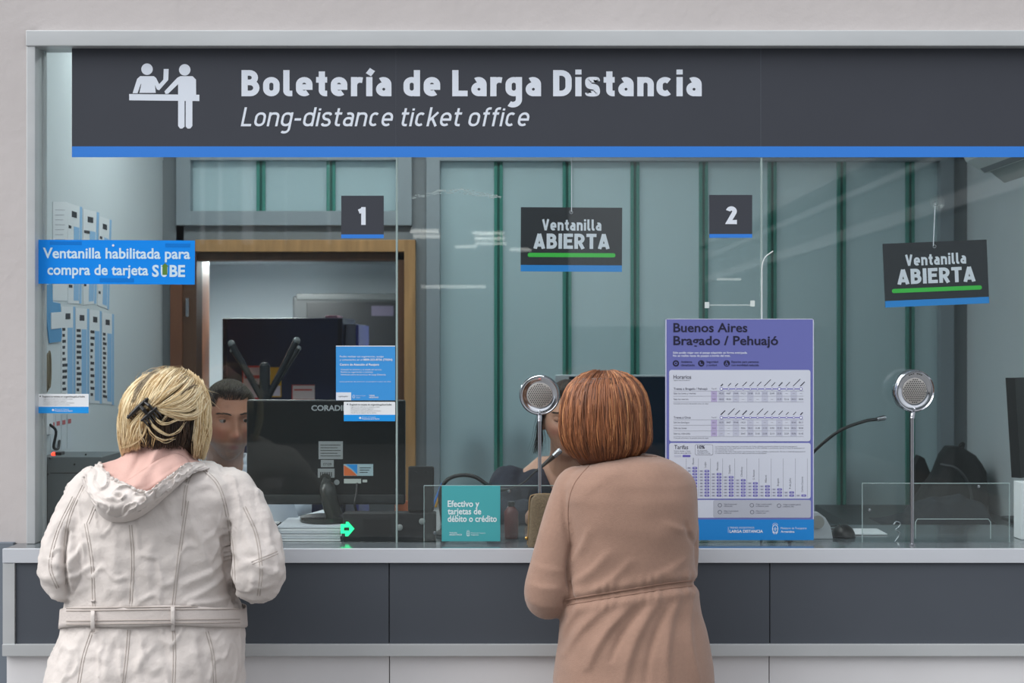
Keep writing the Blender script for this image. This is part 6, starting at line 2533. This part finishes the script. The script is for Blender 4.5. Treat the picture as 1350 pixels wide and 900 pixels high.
    bb.grid([[shell(2 * PI * j / 40, (i / 8) ** 1.3 * .16 + .0005, -.006) for j in range(41)] for i in range(9)])
    me = bpy.data.meshes.new('u')
    me.from_pydata(bb.v, [], bb.f)
    tint(me, np.tile(np.array([84, 48, 30.]), (len(bb.v), 1)))
    o = put(link('hair_underlayer', me, m_hair, None, 180))
    sm = o.modifiers.new('s', 'SOLIDIFY')
    sm.thickness = .006
    R_ = random.Random(5)
    pal = [(146, 92, 60), (126, 78, 50), (174, 116, 76), (104, 64, 42), (204, 148, 100), (80, 50, 36)]
    it = []
    for _ in range(1500):
        th = math.radians(R_.uniform(-138, 138))
        off = R_.uniform(-.004, .002)
        hem = R_.gauss(0, 2.5) + 3 * math.sin(th * 2 + .4)
        v0 = R_.choice([.012, .012, .03, .08, .14]) * R_.uniform(.6, 1.2)
        w, sw = R_.uniform(0, 6.3), R_.gauss(0, .05)
        s_ = noise.noise(Vector((th * 4.5, 0, 3))) + R_.gauss(0, .28)
        col = pal[5] if s_ < -.55 else pal[3] if s_ < -.25 else pal[1] if s_ < 0 else pal[0] if s_ < .3 else pal[2] if s_ < .6 else pal[4]
        n = 15
        pts = [shell(th + sw * (i / n) + .012 * math.sin(i * .7 + w), v0 + (1 - v0) * (i / n) ** 1.15, off + .0012 * math.sin(i * .9 + w), hem) for i in range(n + 1)]
        it.append((pts, R_.uniform(.0010, .0019), col))
    for _ in range(60):
        th = math.radians(R_.uniform(-138, 138))
        pts = [shell(th + .05 * math.sin(i * .4), .05 + .95 * i / 12, .003 + .004 * (i / 12) ** 2 * R_.random(), R_.gauss(0, 5)) for i in range(13)]
        it.append((pts, .0005, R_.choice(pal)))
    put(strands(it, 'hair', m_hair, None))


dress_woman()
# ---------------------------------------------- the clerks behind the glass
def clerk(label, hc, M, male, px_c, sh_y, shirt_m, neck_open, seat_z, ty):
    k = (ty - CY) / F
    cx = (px_c - 675) * k
    zs = CZ - (sh_y - 450) * k                     # shoulder line
    e = empty('person', (cx, ty, seat_z), label, 'person')
    inv = Matrix.Translation(-Vector(e.location))

    def put(o):
        o.parent = e
        o.matrix_parent_inverse = inv
        return o
    sw = .205 if male else .185
    nb = Vector((cx, ty - .02, zs + .035))
    neck_t = M @ Vector((0, .03, -.07))
    tab = [(seat_z + .01, .17, .11, .13), (seat_z + .14, .165, .12, .12), (zs - .28, .155, .12, .11), (zs - .12, sw * .92, .115, .11), (zs - .03, sw * .95, .085, .09), (zs + .02, sw * .62, .065, .075), (zs + .045, .085, .055, .065)]
    sides = (-1, 1)
    sh = [Vector((cx + s * sw * .92, ty, zs - .045)) for s in sides]
    el = [Vector((cx + s * (sw + .015), ty - .10, zs - .275 if male else zs - .20)) for s in sides]
    for v in el:
        v.z = max(v.z, ZW + .055) if v.y < .47 else v.z
    wr = [Vector((cx + s * .05, .40, ZW + .035)) for s in sides]
    el = [Vector((v.x, .52, max(v.z, ZW + .02))) for v in el]
    bb = MB()
    head(bb, M, 1.0 if male else .96)
    limb(bb, [neck_t, neck_t.lerp(nb, .55), nb - Vector((0, 0, .05))], [.056, .055, .07] if male else [.048, .047, .06])
    bb.rings(torso_rings([(z, cx - a, cx + a, ty + b_, ty - f_) for z, a, f_, b_ in tab], ex=2.3))
    for i, s in enumerate(sides):
        limb(bb, [sh[i], el[i], wr[i]], [.052, .042, .028] if male else [.045, .036, .025])
        hand(bb, wr[i], (-s * .35, -.9, -.1), (0, 0, 1), (-s, 0, 0), .95 if male else .86, .35)
        limb(bb, [(cx + s * .09, ty, seat_z + .085), (cx + s * .11, ty - .40, seat_z + .07), (cx + s * .10, ty - .34, .36)], [.085, .062, .042])
        limb(bb, [(cx + s * .10, ty - .35, .315), (cx + s * .11, ty - .47, .30)], [.034, .026])
    me = voxel(bb, .0032, 2, .4)
    c, nn = co_of(me)
    Mi = np.array(M.inverted())
    l = c @ Mi[:3, :3].T + Mi[:3, 3]
    base = np.array([182, 128, 102.] if male else [204, 156, 132.])
    col = np.tile(base, (len(c), 1))

    def mix(w, rgb):
        nonlocal col
        w = np.clip(w, 0, 1)[:, None]
        col = col * (1 - w) + np.array(rgb, float) * w
    g = lambda x0, z0, sx_, sz_: np.exp(-((np.abs(l[:, 0]) - x0) / sx_) ** 2 - ((l[:, 2] - z0) / sz_) ** 2) * (l[:, 1] < -.03)
    mix(.5 * g(.046, -.02, .02, .02), (200, 118, 100))
    mix(.4 * g(0, -.026, .014, .014), (198, 116, 98))
    mix(.35 * g(.031, .008, .018, .01), (150, 104, 88))
    if male:
        st = np.clip((-.036 - l[:, 2]) / .02, 0, 1) * np.clip((-l[:, 1] + .02) / .03, 0, 1) * (l[:, 2] > -.135)
        mix(.45 * st * (.8 + .4 * fbm(l, (90, 90, 90))), (92, 78, 72))
    lip = g(0, -.0615, .020, .0095) ** 2
    mix(1.1 * lip, (138, 76, 70) if male else (176, 84, 84))
    tint(me, col)
    body = put(link('body', me, m_skin, None, 180))
    face_parts(M, body, (52, 44, 40) if male else (50, 38, 34), (58, 44, 34), (170, 118, 94) if male else (188, 140, 118), .25 if male else .05, .10 if male else -.12)
    # shirt
    bb = MB()
    t2 = [(z, cx - a - .014, cx + a + .014, ty + b_ + .014, ty - f_ - .014) for z, a, f_, b_ in tab[:-1]]
    t2[-1] = (zs + (.030 if male else .018), cx - sw * .56, cx + sw * .56, ty + .075, ty - .070)
    if male:
        t2.append((zs + .055, cx - .078, cx + .078, ty + .060, ty - .075))
    bb.rings(torso_rings(t2, ex=2.3))
    for i, s in enumerate(sides):
        q = [sh[i], el[i], el[i].lerp(wr[i], .82)] if male else [sh[i], sh[i].lerp(el[i], .55), el[i], el[i].lerp(wr[i], .5)]
        limb(bb, q, [.068, .058, .042] if male else [.064, .058, .052, .042])
    me = voxel(bb, .0055, 5)
    c, nn = co_of(me)
    c = c + nn * (fbm(c, (16, 16, 16), 2) * .006 + np.abs(fbm(c, (30, 14, 30), 6)) * .006)[:, None]
    # open neckline in front
    bmm = bmesh.new()
    set_co(me, c)
    bmm.from_mesh(me)
    w0, dp = neck_open
    kill = [v for v in bmm.verts if v.co.y < ty - .015 and v.co.z > zs - dp and abs(v.co.x - cx) < w0 * max(0, (v.co.z - (zs - dp)) / (dp + .03)) ** .75]
    bmesh.ops.delete(bmm, geom=kill, context='VERTS')
    for _ in range(14):
        new = {}
        for v in bmm.verts:
            nb_ = [e_.other_vert(v).co for e_ in v.link_edges if e_.is_boundary]
            if len(nb_) == 2:
                new[v] = v.co * .4 + (nb_[0] + nb_[1]) * .3
        for v, co in new.items():
            v.co = co
    bmm.to_mesh(me)
    bmm.free()
    shirt = put(link('shirt', me, shirt_m, None, 180))
    if male:
        bb = MB()
        rows = []
        for i in range(6):
            t = i / 5
            rr_ = .070 + .020 * t
            rows.append([(cx + rr_ * math.sin(a) * 1.02, ty - .012 + (rr_ * .98) * -math.cos(a) * .9, zs + .085 - .050 * t - .028 * max(0, math.cos(a)) * (1 + t)) for a in [math.radians(26 + 308 * j / 48) for j in range(49)]])
        bb.grid(rows)
        o = bb.build('collar', shirt_m, shirt, 180)
        sm = o.modifiers.new('s', 'SOLIDIFY')
        sm.thickness = .003
    bb = MB()
    for s in sides:
        limb(bb, [(cx + s * .085, ty + .02, seat_z + .09), (cx + s * .11, ty - .40, seat_z + .07), (cx + s * .10, ty - .34, .38)], [.095, .074, .058])
    me = voxel(bb, .008, 3)
    put(link('trousers', me, m_trous, None, 180))
    for s in sides:
        bb = MB()
        x, y, z = cx + s * .10, ty - .42, .262
        rg = []
        for i in range(9):
            t = i / 8
            w = .040 * (1 - .25 * abs(t - .6) - (.5 * max(0, t - .85) / .15))
            h_ = .09 - .05 * t
            rg.append([(x + w * math.cos(a), y + .11 - .25 * t, z + .5 * h_ + .5 * h_ * math.sin(a)) for a in [2 * PI * j / 20 for j in range(20)]])
        bb.rings(rg)
        put(bb.build('shoe', m_shoe, None, 60))
    # stool
    st = thing('stool', (cx, ty, 0), 'tall black stool under the ' + ('man in the white shirt' if male else 'woman in the navy top'), 'stool', 'clerks\' stools')
    bb = MB()
    bb.lathe([(.02, seat_z - .062), (.17, seat_z - .06), (.185, seat_z - .045), (.185, seat_z - .02), (.17, seat_z - .012), (.02, seat_z - .012)], 32, 0, Matrix.Translation((cx, ty + .01, 0)))
    part(bb, 'seat', m_black2, st)
    for i in range(4):
        a = PI / 4 + i * PI / 2
        bb = MB()
        bb.tube([(cx + .12 * math.cos(a), ty + .12 * math.sin(a), seat_z - .062), (cx + .22 * math.cos(a), ty + .22 * math.sin(a), .001)], .013, 10)
        part(bb, 'leg', m_steel, st)
    bb = MB()
    q = [(cx + .195 * math.cos(a), ty + .195 * math.sin(a), .22) for a in [2 * PI * i / 40 for i in range(41)]]
    bb.tube(q, .009, 8)
    part(bb, 'foot_ring', m_steel, st)
    return e, put, body


R2 = random.Random(21)


def scalp_hair(M, body, put, n, length, line, direction, pal, rad=(.0007, .0012), lift=.004, under=(40, 36, 34), w=1.0):
    """strands rooted on the skull; line(l) says where hair grows, direction(l) where it lies"""
    bvh = BVHTree.FromPolygons([v.co for v in body.data.vertices], [p.vertices for p in body.data.polygons])
    Mr = M.to_3x3()
    Mi = M.inverted()
    it = []
    tries = 0
    while len(it) < n and tries < n * 12:
        tries += 1
        d = Vector((R2.gauss(0, 1), R2.gauss(0, 1), R2.gauss(.3, 1))).normalized()
        h = bvh.ray_cast(M @ (d * .4), Mr @ (-d))
        if h[0] is None:
            continue
        l = Mi @ h[0]
        if not line(l):
            continue
        p = l.copy()
        nl = (Mi.to_3x3() @ h[1]).normalized()
        pts = [M @ (p - nl * .002)]
        L_ = length(l) * R2.uniform(.7, 1.15)
        seg = 6
        for i in range(seg):
            dv = direction(p, i / seg) + Vector((R2.gauss(0, .12), R2.gauss(0, .12), R2.gauss(0, .12)))
            dv = (dv - nl * dv.dot(nl) * .85).normalized()
            p = p + dv * L_ / seg
            b_ = bvh.find_nearest(M @ p)
            q = Mi @ b_[0]
            nl = (Mi.to_3x3() @ b_[1]).normalized()
            off = (p - q).dot(nl)
            tgt = lift * math.sin(PI * min(1, (i + 1) / seg) * .8) + .0015
            p = p + nl * (tgt - off) * .8
            pts.append(M @ p)
        it.append((pts, R2.uniform(*rad), R2.choice(pal)))
    put(strands(it, 'hair', m_hair, None))


# the man
ty = .66
hc = V3(302, 557, .50)
M = Matrix.Translation(hc) @ Matrix.Rotation(math.radians(23), 4, 'Z') @ Matrix.Rotation(.10, 4, 'X') @ Matrix.Scale(.99, 4)
m_shirt = mat('white_shirt', (206, 214, 224), .8, var=.03, bump=.15, bscale=200)
e, put, body = clerk('man with short dark hair in a white shirt looking past the black monitor', hc, M, True, 296, 634, m_shirt, (.052, .10), .64, ty)


def line_m(l):
    fr = .070 - .25 * abs(l.x) ** 1.0 * (1 if abs(l.x) > .03 else .3)
    if l.y < -.035:
        return l.z > fr - .004 + .3 * max(0, l.y + .07) * -1
    if l.y < .02:
        return l.z > .028 if l.y > -.02 or l.z > .045 else l.z > .05 and False
    return l.z > -.045


def line_man(l):
    if abs(l.x) < .045:
        return l.z > (.074 if l.y < -.02 else -.05)
    if l.y < -.045:
        return l.z > .070
    if l.y < -.026:
        return l.z > .052
    if l.y < .006:
        return l.z > -.012 or (l.z > -.03 and l.y > -.012)
    if l.y < .03:
        return l.z > .022
    return l.z > -.05


def dir_man(l, t):
    if l.y < -.02 and l.z > .05:
        return Vector((.35 + .5 * l.x * 8, .55, .55))
    if l.z > .075:
        return Vector((.25, .9, .1))
    return Vector((0, .45, -.75))


pm = [(46, 43, 42), (58, 54, 52), (34, 32, 32), (74, 70, 68), (96, 92, 90), (40, 37, 36)]
scalp_hair(M, body, put, 7000, lambda l: .046 if l.z > .05 else .017, line_man, dir_man, pm, (.0004, .0007), .015)

# the woman clerk
ty = .66
hc = V3(748, 553, .50)
M = Matrix.Translation(hc) @ Matrix.Rotation(math.radians(2), 4, 'Z') @ Matrix.Rotation(.20, 4, 'X') @ Matrix.Scale(.97, 4)
m_top = mat('navy_top', (24, 30, 48), .85, var=.1, scale=20, bump=.3, bscale=200)
e, put, body = clerk('woman with tied-back dark hair and a navy top behind the round intercom', hc, M, False, 745, 622, m_top, (.070, .105), .66, ty)


def line_w(l):
    if abs(l.x) < .05:
        return l.z > (.072 if l.y < -.02 else -.07)
    if l.y < -.03:
        return l.z > .045
    if l.y < .03:
        return l.z > .022
    return l.z > -.06


pw = [(36, 28, 26), (48, 37, 33), (28, 23, 22), (62, 48, 42)]
scalp_hair(M, body, put, 6000, lambda l: .075, line_w, lambda l, t: Vector((-.1 * l.x * 10, .9, .05 - .2 * t)), pw, (.0005, .0008), .006)
it = []
for i in range(150):
    a = R2.gauss(0, 1)
    x0 = -.070 + R2.gauss(0, .004)
    g = [(x0 * .8, -.02 + R2.gauss(0, .006), .07), (x0 - .008, -.012 + R2.gauss(0, .008), .03), (x0 - .014 + .003 * a, .0 + R2.gauss(0, .008), -.02), (x0 - .014 + .006 * a, .0, -.06), (x0 - .020 + .009 * a, -.004, -.092 - .02 * R2.random())]
    it.append(([M @ p for p in catmull(g, 4)], R2.uniform(.0004, .0007), R2.choice(pw)))
for i in range(220):
    a = R2.uniform(0, 2 * PI)
    r_ = R2.uniform(.004, .022)
    g = [(r_ * .6 * math.cos(a), .085, .05 + r_ * .6 * math.sin(a)), (r_ * 1.6 * math.cos(a), .125, .05 + r_ * math.sin(a)), (r_ * 1.6 * math.cos(a) * .9, .14, .0 + r_ * math.sin(a)), (r_ * math.cos(a), .125, -.07), (r_ * .6 * math.cos(a), .12, -.13 - .03 * R2.random())]
    it.append(([M @ p for p in catmull(g, 4)], R2.uniform(.0008, .0013), R2.choice(pw)))
for i in range(50):
    a = R2.uniform(.3, PI - .3)
    p0 = Vector((.07 * math.cos(a), -.01 + R2.gauss(0, .03), .10 * math.sin(a)))
    p1 = p0 * 1.10 + Vector((R2.gauss(0, .008), R2.gauss(0, .008), R2.gauss(0, .006)))
    p2 = p0 * 1.12 + Vector((R2.gauss(0, .016), R2.gauss(0, .01), R2.gauss(0, .01)))
    it.append(([M @ p for p in catmull([p0, p1, p2], 4)], .0006, R2.choice(pw)))
put(strands(it, 'ponytail', m_hair, None))
bb = MB()
bb.ell(M @ Vector((-.079, .0, -.034)), .0035, nu=10, nv=8)
put(bb.build('earring', m_chrome, None))
